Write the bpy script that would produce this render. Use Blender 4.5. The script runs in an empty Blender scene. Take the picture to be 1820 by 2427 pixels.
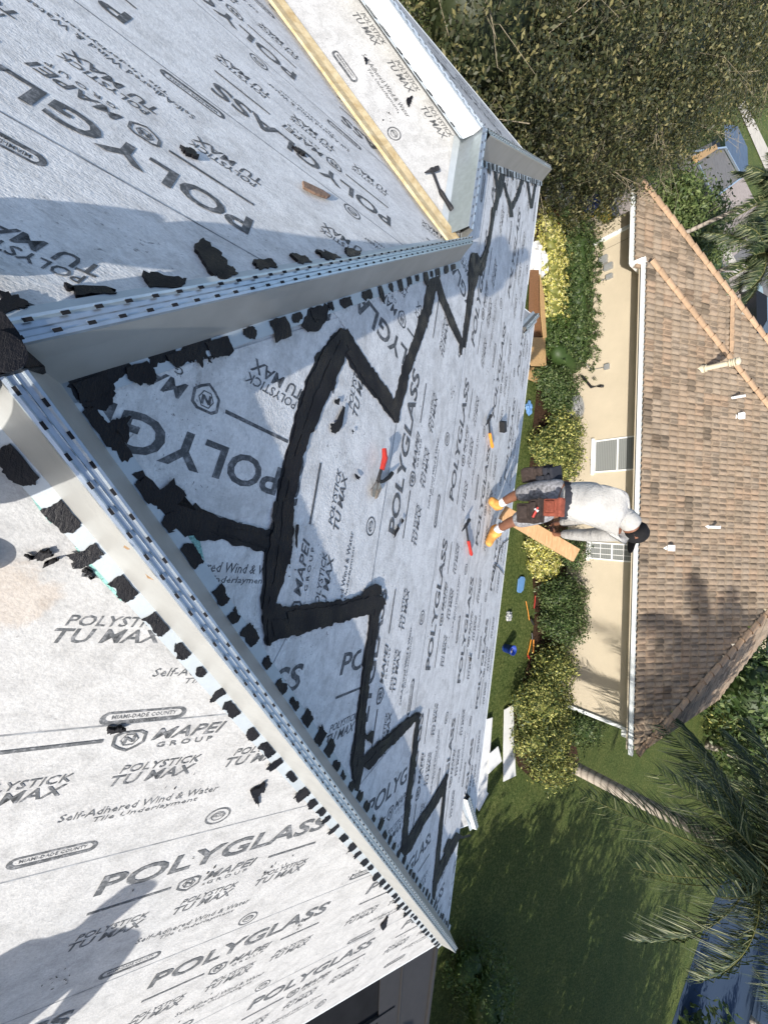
import bpy, bmesh, math, random
import numpy as np
from mathutils import Vector, Matrix
random.seed(7); rng = np.random.default_rng(11)
R = math.radians
scene = bpy.context.scene
COL = scene.collection

# ------------------------------------------------------------------ camera, world, sun
IW, IH, FPX = 1820, 2427, 983.63            # photograph size and focal length in its pixels
TH, ROLL, YAW = R(53.2905), R(.3095), R(-10.591)
SIG = R(25.6635); T = math.tan(SIG); CS = math.cos(SIG)
def cam_axes():
    F = np.array([0, math.cos(TH), -math.sin(TH)]); U = np.array([0, math.sin(TH), math.cos(TH)]); X = np.array([1., 0, 0])
    c, s = math.cos(ROLL), math.sin(ROLL); cy, sy = math.cos(YAW), math.sin(YAW)
    return np.array([c*X+s*U, -s*X+c*U, F]) @ np.array([[cy, -sy, 0], [sy, cy, 0], [0, 0, 1]])
MC = cam_axes()
cam = bpy.data.cameras.new('camera'); camo = bpy.data.objects.new('camera', cam); COL.objects.link(camo)
cam.sensor_fit = 'VERTICAL'; cam.sensor_height = 36; cam.lens = 36*FPX/IH
cam.clip_start = .02; cam.clip_end = 2000
ax, ay, az = MC[1], -MC[0], -MC[2]
camo.matrix_world = Matrix(((ax[0], ay[0], az[0], 0), (ax[1], ay[1], az[1], 0), (ax[2], ay[2], az[2], 0), (0, 0, 0, 1)))
scene.camera = camo
SEL, SAZ = R(31.5), R(45)                      # sun: elevation, azimuth from -Y towards +X
SUN = Vector((math.sin(SAZ)*math.cos(SEL), -math.cos(SAZ)*math.cos(SEL), math.sin(SEL)))
w = bpy.data.worlds.new('World'); scene.world = w; w.use_nodes = True
nt = w.node_tree; bg = nt.nodes['Background']; sk = nt.nodes.new('ShaderNodeTexSky')
sk.sky_type = 'NISHITA'; sk.sun_disc = False; sk.sun_elevation = SEL; sk.sun_rotation = math.atan2(SUN.x, SUN.y)
sk.air_density = .9; sk.dust_density = 1.5; sk.ozone_density = .5
nt.links.new(sk.outputs[0], bg.inputs[0]); bg.inputs[1].default_value = .15
sun = bpy.data.lights.new('sun', 'SUN'); sun.energy = 4.2; sun.angle = R(.5); sun.color = (1, .945, .87)
suno = bpy.data.objects.new('sun', sun); COL.objects.link(suno); suno.rotation_euler = SUN.to_track_quat('Z', 'Y').to_euler()
vs = scene.view_settings; vs.view_transform = 'Standard'; vs.look = 'None'; vs.gamma = 1; vs.exposure = .66

# ------------------------------------------------------------------ geometry helpers
def ray(x, y):
    return MC.T @ np.array([(y-IH/2)/FPX, -((IW-x)-IW/2)/FPX, 1.])
def hit(x, y, n, d):
    r = ray(x, y); n = np.array(n, float); return r*(d/(n @ r))
HF = 1.165/CS
def zf(y): return -HF - T*y
def front(x, y): return hit(x, y, (0, T, 1), -HF)
CA, CB, YC = .1, -.475, 1.87                 # hip lines y=x+CA, y=-x+CB ; wing ridge at y=YC
def rightf(x, y): return hit(x, y, (T, 0, 1), -HF-T*CA)
def leftf(x, y): return hit(x, y, (-T, 0, 1), -HF-T*CB)
def backf(x, y): return hit(x, y, (0, -T, 1), -HF-2*T*YC)
G = -8.9
def gz(x, y, z=G): return hit(x, y, (0, 0, 1), z)
def at_y(x, y, Y): r = ray(x, y); return r*(Y/r[1])

def link(o, parent=None):
    COL.objects.link(o)
    if parent is not None: o.parent = parent
    return o
def tag(o, label, cat, group=None, kind=None):
    if label: o['label'] = label
    if cat: o['category'] = cat
    if group: o['group'] = group
    if kind: o['kind'] = kind
    return o
def thing(name, label, cat, group=None, loc=(0, 0, 0)):
    o = bpy.data.objects.new(name, None); o.empty_display_size = .1; link(o); o.location = loc
    return tag(o, label, cat, group)
class MB:
    def __init__(s): s.v = []; s.f = []; s.m = []; s.c = []
    def add(s, vs, fs, mi=0, col=None):
        b = len(s.v); s.v += [tuple(map(float, p)) for p in vs]; s.f += [tuple(i+b for i in f) for f in fs]; s.m += [mi]*len(fs)
        if col is not None: s.c += [col]*len(fs)
        return s
    def box(s, c, size, ax=None, mi=0, col=None):
        c = np.array(c, float); h = np.array(size, float)/2
        A = np.eye(3) if ax is None else np.array(ax, float)
        vs = [c + A[0]*h[0]*i + A[1]*h[1]*j + A[2]*h[2]*k for i in (-1, 1) for j in (-1, 1) for k in (-1, 1)]
        return s.add(vs, [(0, 1, 3, 2), (4, 6, 7, 5), (0, 4, 5, 1), (2, 3, 7, 6), (0, 2, 6, 4), (1, 5, 7, 3)], mi, col)
    def beam(s, a, b, w, h, up=(0, 0, 1), mi=0):
        a = np.array(a, float); b = np.array(b, float); d = b-a; L = np.linalg.norm(d); d /= L
        x = np.cross(d, up); x /= np.linalg.norm(x); u = np.cross(x, d)
        return s.box((a+b)/2, (L, w, h), (d, x, u), mi)
    def tube(s, pts, rad, n=8, mi=0, cap=True):
        pts = [np.array(p, float) for p in pts]; k = len(pts)
        if not hasattr(rad, '__len__'): rad = [rad]*k
        vs = []; fs = []; up = np.array([.3, .2, 1.])
        for i, p in enumerate(pts):
            d = pts[min(i+1, k-1)]-pts[max(i-1, 0)]; d = d/(np.linalg.norm(d)+1e-9)
            x = np.cross(d, up); x /= (np.linalg.norm(x)+1e-9); y = np.cross(d, x)
            for j in range(n):
                a = 2*math.pi*j/n; vs.append(p+rad[i]*(math.cos(a)*x+math.sin(a)*y))
        for i in range(k-1):
            for j in range(n): fs.append((i*n+j, i*n+(j+1) % n, (i+1)*n+(j+1) % n, (i+1)*n+j))
        if cap: fs.append(tuple(range(n))[::-1]); fs.append(tuple((k-1)*n+j for j in range(n)))
        return s.add(vs, fs, mi)
    def prism(s, poly, off, mi=0):
        """poly: list of 3D points; off: extrusion vector"""
        n = len(poly); off = np.array(off, float); p = [np.array(q, float) for q in poly]
        return s.add(p+[q+off for q in p], [tuple(range(n))[::-1], tuple(range(n, 2*n))]+[(i, (i+1) % n, n+(i+1) % n, n+i) for i in range(n)], mi)
    def build(s, name, mats, parent=None, smooth=False, bevel=0, triangulate=False):
        me = bpy.data.meshes.new(name); me.from_pydata(s.v, [], s.f); 
        for m in (mats if isinstance(mats, (list, tuple)) else [mats]): me.materials.append(m)
        me.polygons.foreach_set('material_index', s.m)
        if s.c and len(s.c) == len(s.f):
            a = me.color_attributes.new('tint', 'FLOAT_COLOR', 'CORNER'); out = []
            for p in me.polygons: out += list(s.c[p.index])*p.loop_total
            a.data.foreach_set('color', out)
        if smooth: me.polygons.foreach_set('use_smooth', [True]*len(me.polygons))
        bm = bmesh.new(); bm.from_mesh(me)
        if triangulate: bmesh.ops.triangulate(bm, faces=bm.faces[:], ngon_method='EAR_CLIP')
        bmesh.ops.recalc_face_normals(bm, faces=bm.faces[:])
        if bevel: bmesh.ops.bevel(bm, geom=bm.edges[:], offset=bevel, segments=2, affect='EDGES', profile=.7)
        bm.to_mesh(me); bm.free(); me.update()
        return link(bpy.data.objects.new(name, me), parent)
def raw_mesh(name, V, F, mats, parent=None, tint=None, mi=None):
    """V (n,3) array, F (m,k) array with one k"""
    me = bpy.data.meshes.new(name); V = np.asarray(V, np.float32); F = np.asarray(F, np.int32); m, k = F.shape
    me.vertices.add(len(V)); me.vertices.foreach_set('co', V.ravel())
    me.loops.add(m*k); me.loops.foreach_set('vertex_index', F.ravel())
    me.polygons.add(m); me.polygons.foreach_set('loop_start', np.arange(m, dtype=np.int32)*k)
    try: me.polygons.foreach_set('loop_total', np.full(m, k, np.int32))
    except Exception: pass
    for q in (mats if isinstance(mats, (list, tuple)) else [mats]): me.materials.append(q)
    if mi is not None: me.polygons.foreach_set('material_index', np.asarray(mi, np.int32))
    me.update(calc_edges=True); me.validate()
    if tint is not None:
        a = me.color_attributes.new('tint', 'FLOAT_COLOR', 'CORNER')
        t = np.repeat(np.concatenate([tint, np.ones((m, 1))], 1), k, axis=0).astype(np.float32); a.data.foreach_set('color', t.ravel())
    return link(bpy.data.objects.new(name, me), parent)

# ------------------------------------------------------------------ materials
def nodes(name, color=(.5, .5, .5), rough=.7, metal=0, spec=.4):
    m = bpy.data.materials.new(name); m.use_nodes = True; t = m.node_tree; b = t.nodes['Principled BSDF']
    b.inputs['Base Color'].default_value = (*color, 1); b.inputs['Roughness'].default_value = rough
    b.inputs['Metallic'].default_value = metal; b.inputs['Specular IOR Level'].default_value = spec
    return m, t, b
def coord(t, scale=(1, 1, 1)):
    tc = t.nodes.new('ShaderNodeTexCoord'); mp = t.nodes.new('ShaderNodeMapping'); mp.inputs['Scale'].default_value = scale
    t.links.new(tc.outputs['Object'], mp.inputs[0]); return mp.outputs[0]
def noise(t, co, scale, detail=4, rough=.55, dist=0):
    n = t.nodes.new('ShaderNodeTexNoise'); n.inputs['Scale'].default_value = scale; n.inputs['Detail'].default_value = detail
    n.inputs['Roughness'].default_value = rough; n.inputs['Distortion'].default_value = dist; t.links.new(co, n.inputs[0]); return n.outputs[0]
def ramp(t, f, stops):
    r = t.nodes.new('ShaderNodeValToRGB'); e = r.color_ramp.elements
    while len(e) < len(stops): e.new(.5)
    for i, (p, c) in enumerate(stops): e[i].position = p; e[i].color = (*c, 1) if len(c) == 3 else c
    t.links.new(f, r.inputs[0]); return r.outputs[0]
def g3(v): return (v, v, v)
def mixc(t, f, a, b, mode='MIX'):
    n = t.nodes.new('ShaderNodeMix'); n.data_type = 'RGBA'; n.blend_type = mode
    for sock, val in ((n.inputs[0], f), (n.inputs[6], a), (n.inputs[7], b)):
        if isinstance(val, (float, int)): sock.default_value = val
        elif isinstance(val, tuple): sock.default_value = (*val, 1)
        else: t.links.new(val, sock)
    return n.outputs[2]
def bump(t, b, h, strength=.3, dist=.01):
    n = t.nodes.new('ShaderNodeBump'); n.inputs['Strength'].default_value = strength; n.inputs['Distance'].default_value = dist
    t.links.new(h, n.inputs['Height']); t.links.new(n.outputs[0], b.inputs['Normal'])
def mat(name, color, rough=.7, metal=0, spec=.4, var=.15, scale=8, bs=.2, bd=.004, sc3=(1, 1, 1)):
    m, t, b = nodes(name, color, rough, metal, spec); co = coord(t, sc3); n = noise(t, co, scale, 6, .6)
    lo = tuple(c*(1-var) for c in color); hi = tuple(min(1, c*(1+var)) for c in color)
    t.links.new(ramp(t, n, [(.3, lo), (.7, hi)]), b.inputs['Base Color'])
    if bs: bump(t, b, noise(t, co, scale*4, 4), bs, bd)
    return m
def tinted(name, rough=.6, spec=.3, trans=0, nscale=3, var=.25):
    m, t, b = nodes(name, (.5, .5, .5), rough, 0, spec); a = t.nodes.new('ShaderNodeAttribute'); a.attribute_name = 'tint'
    n = noise(t, coord(t), nscale, 3)
    c = mixc(t, 1., a.outputs[0], ramp(t, n, [(.25, g3(1-var)), (.75, g3(1+var*.3))]), 'MULTIPLY')
    t.links.new(c, b.inputs['Base Color'])
    if trans:
        tr = t.nodes.new('ShaderNodeBsdfTranslucent'); t.links.new(c, tr.inputs[0]); mx = t.nodes.new('ShaderNodeMixShader'); mx.inputs[0].default_value = trans
        t.links.new(b.outputs[0], mx.inputs[1]); t.links.new(tr.outputs[0], mx.inputs[2]); t.links.new(mx.outputs[0], t.nodes['Material Output'].inputs[0])
    return m
def underlay_mat(name, seed=0, stretch=(1, 1, 1), dirt=1.0, alb=1.0, stain=None):
    m, t, b = nodes(name, (.6, .6, .6), .82, 0, .25); co = coord(t)
    mp = t.nodes.new('ShaderNodeMapping'); mp.inputs['Location'].default_value = (seed, seed*2, 0); mp.inputs['Scale'].default_value = stretch; t.links.new(co, mp.inputs[0]); cs = mp.outputs[0]
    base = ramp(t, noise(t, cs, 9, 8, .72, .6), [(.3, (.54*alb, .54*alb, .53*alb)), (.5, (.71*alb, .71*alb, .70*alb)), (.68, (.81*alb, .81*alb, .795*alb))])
    fine = ramp(t, noise(t, cs, 70, 6, .8), [(.36, g3(.80)), (.60, g3(1.0))])
    c = mixc(t, 1., base, fine, 'MULTIPLY')
    d = ramp(t, noise(t, cs, 2.6, 8, .75, 1.4), [(.48, g3(0)), (.72, g3(.62*dirt))])
    c = mixc(t, d, c, (.30, .29, .275))
    c = mixc(t, ramp(t, noise(t, cs, 6.5, 8, .8, 2.5), [(.57, g3(0)), (.66, g3(.5*dirt))]), c, (.24, .235, .225))
    gate = ramp(t, noise(t, cs, 1.7, 3), [(.44, g3(0)), (.60, g3(dirt))])
    for sc_, lo in ((26, .68), (75, .66)):
        sp = ramp(t, noise(t, cs, sc_, 3, .6, .5), [(lo, g3(0)), (lo+.03, g3(.85))])
        c = mixc(t, mixc(t, 1., sp, gate, 'MULTIPLY'), c, (.05, .05, .052))
    if stain is not None:
        vd = t.nodes.new('ShaderNodeVectorMath'); vd.operation = 'DISTANCE'; t.links.new(co, vd.inputs[0]); vd.inputs[1].default_value = stain
        ma = t.nodes.new('ShaderNodeMath'); ma.operation = 'MULTIPLY_ADD'; t.links.new(noise(t, co, 11, 6, .7, .5), ma.inputs[0]); ma.inputs[1].default_value = -.16; t.links.new(vd.outputs['Value'], ma.inputs[2])
        c = mixc(t, ramp(t, ma.outputs[0], [(.0, g3(.25)), (.04, g3(0))]), c, (.40, .27, .15))
    t.links.new(c, b.inputs['Base Color'])
    h = mixc(t, .45, mixc(t, .5, noise(t, cs, 12, 6, .6, .8), noise(t, cs, 3.5, 4, .5, 1.5)), noise(t, cs, 90, 4)); bump(t, b, h, .6, .010)
    return m
M = {}
M['front'] = underlay_mat('underlayment_front', 3, (1, 1.3, 1), .9)
M['right'] = underlay_mat('underlayment_right', 9, (1.2, 1, 1), 35/100, .60, tuple(rightf(12, 1415)))  # same white sheet, colour darkened to offset strong sunlight on this slope
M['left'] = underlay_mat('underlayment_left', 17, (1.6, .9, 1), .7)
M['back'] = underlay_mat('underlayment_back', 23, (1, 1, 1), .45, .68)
def ink():
    m, t, b = nodes('printed_ink', (.09, .095, .1), .75, 0, .2); co = coord(t)
    t.links.new(ramp(t, noise(t, co, 45, 6, .75), [(.3, (.055, .06, .065)), (.5, (.09, .095, .10)), (.68, (.26, .265, .275))]), b.inputs['Base Color']); return m
M['ink'] = ink()
def tar():
    m, t, b = nodes('black_mastic', (.006, .006, .008), .45, 0, .25); co = coord(t)
    t.links.new(ramp(t, noise(t, co, 18, 6, .65), [(.3, (.003, .003, .005)), (.6, (.008, .008, .011)), (.8, (.028, .026, .028))]), b.inputs['Base Color'])
    t.links.new(ramp(t, noise(t, co, 9, 4), [(.35, g3(.30)), (.7, g3(.75))]), b.inputs['Roughness'])
    bump(t, b, mixc(t, .5, noise(t, coord(t, (1, 5, 1)), 16, 5, .7, 1), noise(t, co, 70, 5, .7)), .8, .008); return m
M['tar'] = tar()
M['seam'] = mat('grey_lap_edge', (.20, .21, .22), .8, var=.5, scale=20)
M['teal'] = mat('teal_granular_membrane', (.22, .42, .38), .9, var=.5, scale=120, bs=.6)
M['galv'] = mat('galvanised_steel', (.47, .52, .56), .34, .75, .5, var=.10, scale=30, bs=.05)
M['tan'] = mat('primed_tan_metal', (.36, .365, .355), .45, .35, .5, var=.10, scale=5, bs=.06, bd=.01)
M['flange'] = mat('white_metal_flange', (.44, .48, .50), .5, .3, .4, var=.08, scale=12)
M['white_metal'] = mat('white_painted_metal', (.74, .77, .76), .4, 0, .5, var=.06, scale=6, bs=.08, bd=.01)
M['slot'] = mat('dark_slot', (.01, .01, .012), .9, var=.1)
M['dark'] = mat('dark_metal', (.03, .03, .033), .5, .3)
def woodm(name, c1, c2, s=(2, 14, 14)):
    m, t, b = nodes(name, c1, .75); co = coord(t, s); n = noise(t, co, 4, 7, .65, .4)
    t.links.new(ramp(t, n, [(.3, c1), (.72, c2)]), b.inputs['Base Color']); bump(t, b, n, .4, .004); return m
M['wood'] = woodm('pine_plank', (.36, .20, .09), (.56, .36, .19))
M['batten'] = woodm('stained_yellow_wood', (.34, .24, .11), (.62, .53, .34), (3, 3, 3))
M['osb'] = woodm('oriented_strand_board', (.32, .19, .08), (.56, .37, .17), (9, 9, 9))
M['osb_dark'] = woodm('weathered_strand_board', (.14, .07, .035), (.30, .15, .07), (6, 6, 6))
def stucco(name, c):
    m, t, b = nodes(name, c, .88, 0, .2); co = coord(t)
    t.links.new(ramp(t, noise(t, co, 1.2, 8, .6), [(.3, tuple(x*.93 for x in c)), (.7, tuple(min(1, x*1.04) for x in c))]), b.inputs['Base Color'])
    bump(t, b, noise(t, co, 38, 5, .7), .5, .012); return m
M['stucco'] = stucco('cream_stucco', (.50, .435, .325))
M['own_wall'] = stucco('pale_stucco', (.55, .50, .42))
M['tile'] = tinted('clay_coloured_roof_tile', .8, .2, 0, 14, .22)
M['leaf'] = tinted('leaves', .5, .35, .25, 5, .2)
M['bark'] = mat('grey_bark', (.20, .16, .12), .9, var=.35, scale=12, bs=.6, bd=.02)
M['twig'] = mat('pale_twig', (.26, .22, .15), .85, var=.3)
def lawnm():
    m, t, b = nodes('lawn_grass', (.08, .12, .03), .9, 0, .15); co = coord(t)
    a = ramp(t, noise(t, co, 11, 9, .9, .5), [(.36, (.020, .038, .008)), (.5, (.088, .122, .034)), (.62, (.25, .27, .11))])
    d = ramp(t, noise(t, co, .9, 6, .65), [(.35, (.75, .82, .7)), (.7, (1.15, 1.05, .95))])
    t.links.new(mixc(t, 1., a, d, 'MULTIPLY'), b.inputs['Base Color']); bump(t, b, noise(t, co, 14, 9, .9), 1, .10); return m
M['lawn'] = lawnm()
def mulchm():
    m, t, b = nodes('brown_mulch', (.05, .03, .02), .95, 0, .1); co = coord(t)
    t.links.new(ramp(t, noise(t, co, 22, 8, .85), [(.35, (.018, .012, .009)), (.55, (.07, .04, .025)), (.72, (.22, .13, .08))]), b.inputs['Base Color'])
    bump(t, b, noise(t, co, 20, 8, .85), 1, .05); return m
M['mulch'] = mulchm()
M['asphalt'] = mat('road_asphalt', (.15, .145, .14), .9, var=.18, scale=3)
M['paver'] = mat('beige_pavers', (.33, .28, .25), .9, var=.2, scale=6)
M['concrete'] = mat('pale_concrete', (.50, .46, .39), .9, var=.12, scale=3)
M['blue'] = mat('royal_blue_plastic', (.012, .045, .30), .4, var=.1)
M['sky_blue'] = mat('light_blue_plastic', (.12, .25, .46), .45, var=.08)
M['blue_tarp'] = mat('blue_tarpaulin', (.07, .105, .16), .6, var=.15, scale=3, bs=.6, bd=.05)
M['white'] = mat('white_board', (.68, .68, .66), .6, var=.08, scale=3)
M['white_paint'] = mat('white_paint', (.8, .8, .78), .5, var=.04)
M['cream_paint'] = mat('cream_painted_pipe', (.55, .49, .36), .5, var=.05)
M['red'] = mat('red_rubber_grip', (.40, .03, .02), .45, var=.15, scale=30)
M['orange'] = mat('orange_grip', (.70, .26, .03), .5, var=.1, scale=30)
M['steel'] = mat('worn_steel', (.35, .31, .27), .35, .9, .5, var=.3, scale=40)
M['black'] = mat('black_rubber', (.014, .014, .015), .55, var=.2, scale=30)
M['terracotta'] = mat('terracotta', (.38, .13, .06), .8)
M['grey_metal'] = mat('grey_unit_metal', (.32, .33, .33), .5, .3, var=.1)
M['glass'] = nodes('window_glass', (.05, .06, .065), .08, 0, .6)[0]
def blindm():
    m, t, b = nodes('closed_shutters', (.5, .5, .48), .6); tc = t.nodes.new('ShaderNodeTexCoord'); wv = t.nodes.new('ShaderNodeTexWave')
    wv.bands_direction = 'Z'; wv.inputs['Scale'].default_value = 5; t.links.new(tc.outputs['Object'], wv.inputs[0])
    t.links.new(ramp(t, wv.outputs[1], [(.3, (.17, .18, .175)), (.7, (.24, .25, .24))]), b.inputs['Base Color']); return m
M['blind'] = blindm()
def waterm():
    m, t, b = nodes('lake_water', (.040, .060, .095), .35, 0, .0); bump(t, b, noise(t, coord(t), 2.5, 4), .15, .05); return m
M['water'] = waterm()
M['skin'] = mat('dark_brown_skin', (.16, .07, .04), .55, var=.12, scale=20)
def cloth(name, c, v=.12, s=25): return mat(name, c, .9, 0, .15, var=v, scale=s, bs=.5, bd=.01)
def shirtm():
    m, t, b = nodes('pale_grey_shirt_cloth', (.56, .55, .53), .92, 0, .1); co = coord(t, (.6, .8, 2.4))
    t.links.new(ramp(t, noise(t, coord(t), 5, 6, .65), [(.3, (.30, .295, .28)), (.55, (.39, .385, .37)), (.75, (.43, .425, .41))]), b.inputs['Base Color'])
    bump(t, b, mixc(t, .3, noise(t, co, 5.5, 3, .5, 1.6), noise(t, coord(t), 60, 3)), .8, .035); return m
M['shirt'] = shirtm()
M['shorts'] = cloth('patterned_grey_shorts_cloth', (.22, .22, .23), .6, 34)
M['sock'] = cloth('white_sock_cloth', (.66, .66, .68))
M['boot'] = cloth('tan_boot_leather', (.62, .30, .08), .25, 20)
M['cap'] = cloth('black_cap_cloth', (.012, .012, .013))
M['pouch'] = cloth('brown_black_leather', (.045, .034, .03), .4)
M['pouch_red'] = cloth('rust_red_leather', (.24, .07, .045), .3)
M['dark_cloth'] = cloth('dark_work_cloth', (.03, .032, .04))
M['screen'] = mat('dark_insect_screen', (.014, .015, .017), .9, 0, .05, var=.2, scale=2, bs=0)
M['bronze'] = mat('bronze_frame', (.028, .027, .027), .6, var=.1)
M['cable'] = mat('black_cable', (.02, .02, .02), .6)
M['palm_bark'] = None
def palmbark():
    m, t, b = nodes('ringed_palm_bark', (.3, .26, .22), .9); tc = t.nodes.new('ShaderNodeTexCoord'); wv = t.nodes.new('ShaderNodeTexWave')
    wv.bands_direction = 'Z'; wv.inputs['Scale'].default_value = 1.3; wv.inputs['Distortion'].default_value = .6; t.links.new(tc.outputs['Object'], wv.inputs[0])
    c = ramp(t, wv.outputs[1], [(.0, (.13, .11, .09)), (.18, (.36, .31, .26)), (1, (.42, .37, .31))])
    t.links.new(mixc(t, .35, c, ramp(t, noise(t, coord(t), 6, 6), [(.3, (.2, .17, .14)), (.7, (.5, .45, .38))])), b.inputs['Base Color']); return m
M['palm_bark'] = palmbark()
M['car'] = nodes('black_car_paint', (.012, .014, .017), .15, .3, .6)[0]

# ------------------------------------------------------------------ printed lettering
DG = None
def txt(s, res=2, shear=.0, bold=0.):
    cu = bpy.data.curves.new('t', 'FONT'); cu.body = s; cu.size = 1; cu.resolution_u = res; cu.shear = shear; cu.offset = bold; cu.fill_mode = 'FRONT' if hasattr(cu, 'fill_mode') else cu.fill_mode
    o = bpy.data.objects.new('t', cu); COL.objects.link(o); dg = bpy.context.evaluated_depsgraph_get()
    me = bpy.data.meshes.new_from_object(o.evaluated_get(dg)); bm = bmesh.new(); bm.from_mesh(me); bmesh.ops.triangulate(bm, faces=bm.faces[:])
    bm.verts.ensure_lookup_table(); V = np.array([v.co[:2] for v in bm.verts]); F = np.array([[v.index for v in f.verts] for f in bm.faces]); bm.free()
    bpy.data.objects.remove(o); bpy.data.curves.remove(cu); bpy.data.meshes.remove(me)
    return V[F]                                  # (n,3,2)
def fit(tri, u0, u1, v0, v1):
    lo = tri.reshape(-1, 2).min(0); hi = tri.reshape(-1, 2).max(0)
    return (tri-lo)/(hi-lo)*np.array([u1-u0, v1-v0]) + np.array([u0, v0])
def ring(outer, inner):
    n = len(outer); out = []
    for i in range(n):
        j = (i+1) % n; out += [[outer[i], outer[j], inner[j]], [outer[i], inner[j], inner[i]]]
    return np.array(out, float)
def quad(a, b, c, d): return np.array([[a, b, c], [a, c, d]], float)
def cell():
    """one repeat of the print; u = reading direction, v = minus distance below the course edge"""
    L = []
    L.append(fit(txt('POLYGLASS', 3, .12, .022), 0, 1.09, -.226, -.107))
    L.append(fit(txt('MAPEI', 2, .35, .012), .475, .735, -.362, -.308))
    L.append(fit(txt('G R O U P', 2, 0, .01), .50, .70, -.402, -.378))
    for a, b in ((0, .325), (.80, 1.085)): L.append(quad((a, -.345), (b, -.345), (b, -.331), (a, -.331)))
    # shield emblem
    sh = [(-.052, .030), (-.030, .045), (.030, .045), (.052, .030), (.052, -.015), (.03, -.035), (0, -.052), (-.03, -.035), (-.052, -.015)]
    sh = np.array(sh)+[.405, -.350]; ctr = np.array([.405, -.350]); L.append(ring(sh, ctr+(sh-ctr)*.80))
    hx = np.array([(math.cos(a), math.sin(a)) for a in np.arange(6)*math.pi/3])*.030+ctr+[0, .004]; L.append(ring(hx, ctr+[0, .004]+(hx-ctr-[0, .004])*.86))
    for a, b, c, d in (((-.018, -.016), (-.008, -.016), (-.008, .014), (-.018, .014)), ((.008, -.012), (.018, -.012), (.018, .018), (.008, .018)), ((-.010, .016), (-.010, .004), (.010, -.014), (.010, -.002))):
        L.append(quad(*[ctr+[0, .004]+np.array(q) for q in (a, b, c, d)]))
    ps = np.concatenate([fit(txt('POLYSTICK', 2, .3, .010), .02, .30, -.512, -.474), fit(txt('TU MAX', 2, .3, .016), 0, .29, -.574, -.522)])
    for k in (-.03, .387, .80): L.append(ps+[k, 0])
    L.append(fit(txt('Self-Adhered Wind & Water', 1, .2, .006), .26, .815, -.715, -.678))
    L.append(fit(txt('Tile Underlayment', 1, .2, .006), .37, .74, -.758, -.727))
    # county pill
    def pill(cx, cy, hw, hh, n=8):
        p = [(cx+hw-hh+hh*math.sin(a), cy+hh*math.cos(a)) for a in np.linspace(0, math.pi, n)]
        return np.array(p+[(cx-hw+hh-hh*math.sin(a), cy-hh*math.cos(a)) for a in np.linspace(0, math.pi, n)])
    cx, cy = .280, -.888; L.append(ring(pill(cx, cy, .135, .030), pill(cx, cy+.004, .118, .016)))
    L.append(fit(txt('MIAMI-DADE COUNTY', 1, 0, .01), cx-.1, cx+.1, cy-.004, cy+.014)); L.append(fit(txt('APPROVED', 1, 0, .015), cx-.05, cx+.05, cy-.028, cy-.011))
    # round approval mark
    an = np.linspace(0, 2*math.pi, 21)[:-1]; cc = np.array([.868, -.888]); ci = np.stack([np.cos(an), np.sin(an)], 1)
    L.append(ring(cc+ci*[.056, .052], cc+ci*[.047, .043])); L.append(ring(cc+ci*[.030, .028], cc+ci*[.026, .024]))
    L.append(fit(txt('APPROVED', 1, 0, .02), cc[0]-.035, cc[0]+.035, cc[1]-.010, cc[1]+.010)); L.append(quad(cc+[-.02, .014], cc+[.02, .014], cc+[.02, .018], cc+[-.02, .018]))
    return np.concatenate(L)
CELL = cell(); PER = 1.42
def clip_poly(poly, conv):
    """Sutherland-Hodgman; conv = list of half planes (nx,ny,d) keeping n.p<=d"""
    for nx, ny, d in conv:
        if len(poly) < 3: return []
        out = []; k = len(poly)
        for i in range(k):
            p, q = poly[i], poly[(i+1) % k]; a = nx*p[0]+ny*p[1]-d; b = nx*q[0]+ny*q[1]-d
            if a <= 0: out.append(p)
            if (a < 0 < b) or (b < 0 < a): s = a/(a-b); out.append((p[0]+s*(q[0]-p[0]), p[1]+s*(q[1]-p[1])))
        poly = out
    return poly
def halfplanes(poly):
    P = np.array(poly, float); area = sum(P[i][0]*P[(i+1) % len(P)][1]-P[(i+1) % len(P)][0]*P[i][1] for i in range(len(P)))
    if area < 0: P = P[::-1]
    H = []
    for i in range(len(P)):
        d = P[(i+1) % len(P)]-P[i]; n = np.array([d[1], -d[0]]); n /= np.linalg.norm(n)+1e-12; H.append((n[0], n[1], n @ P[i]))
    return H
class Plane:
    """u along reading direction, s down the slope"""
    def __init__(s, O, U, D): s.O = np.array(O, float); s.U = np.array(U, float)/np.linalg.norm(U); s.D = np.array(D, float)/np.linalg.norm(D); s.N = np.cross(s.D, s.U); s.N *= np.sign(s.N[2])
    def us(s, P): q = np.array(P, float)-s.O; return (q @ s.U, q @ s.D)
    def w(s, u, d, h=0.): return s.O+s.U*u+s.D*d+s.N*h
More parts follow.
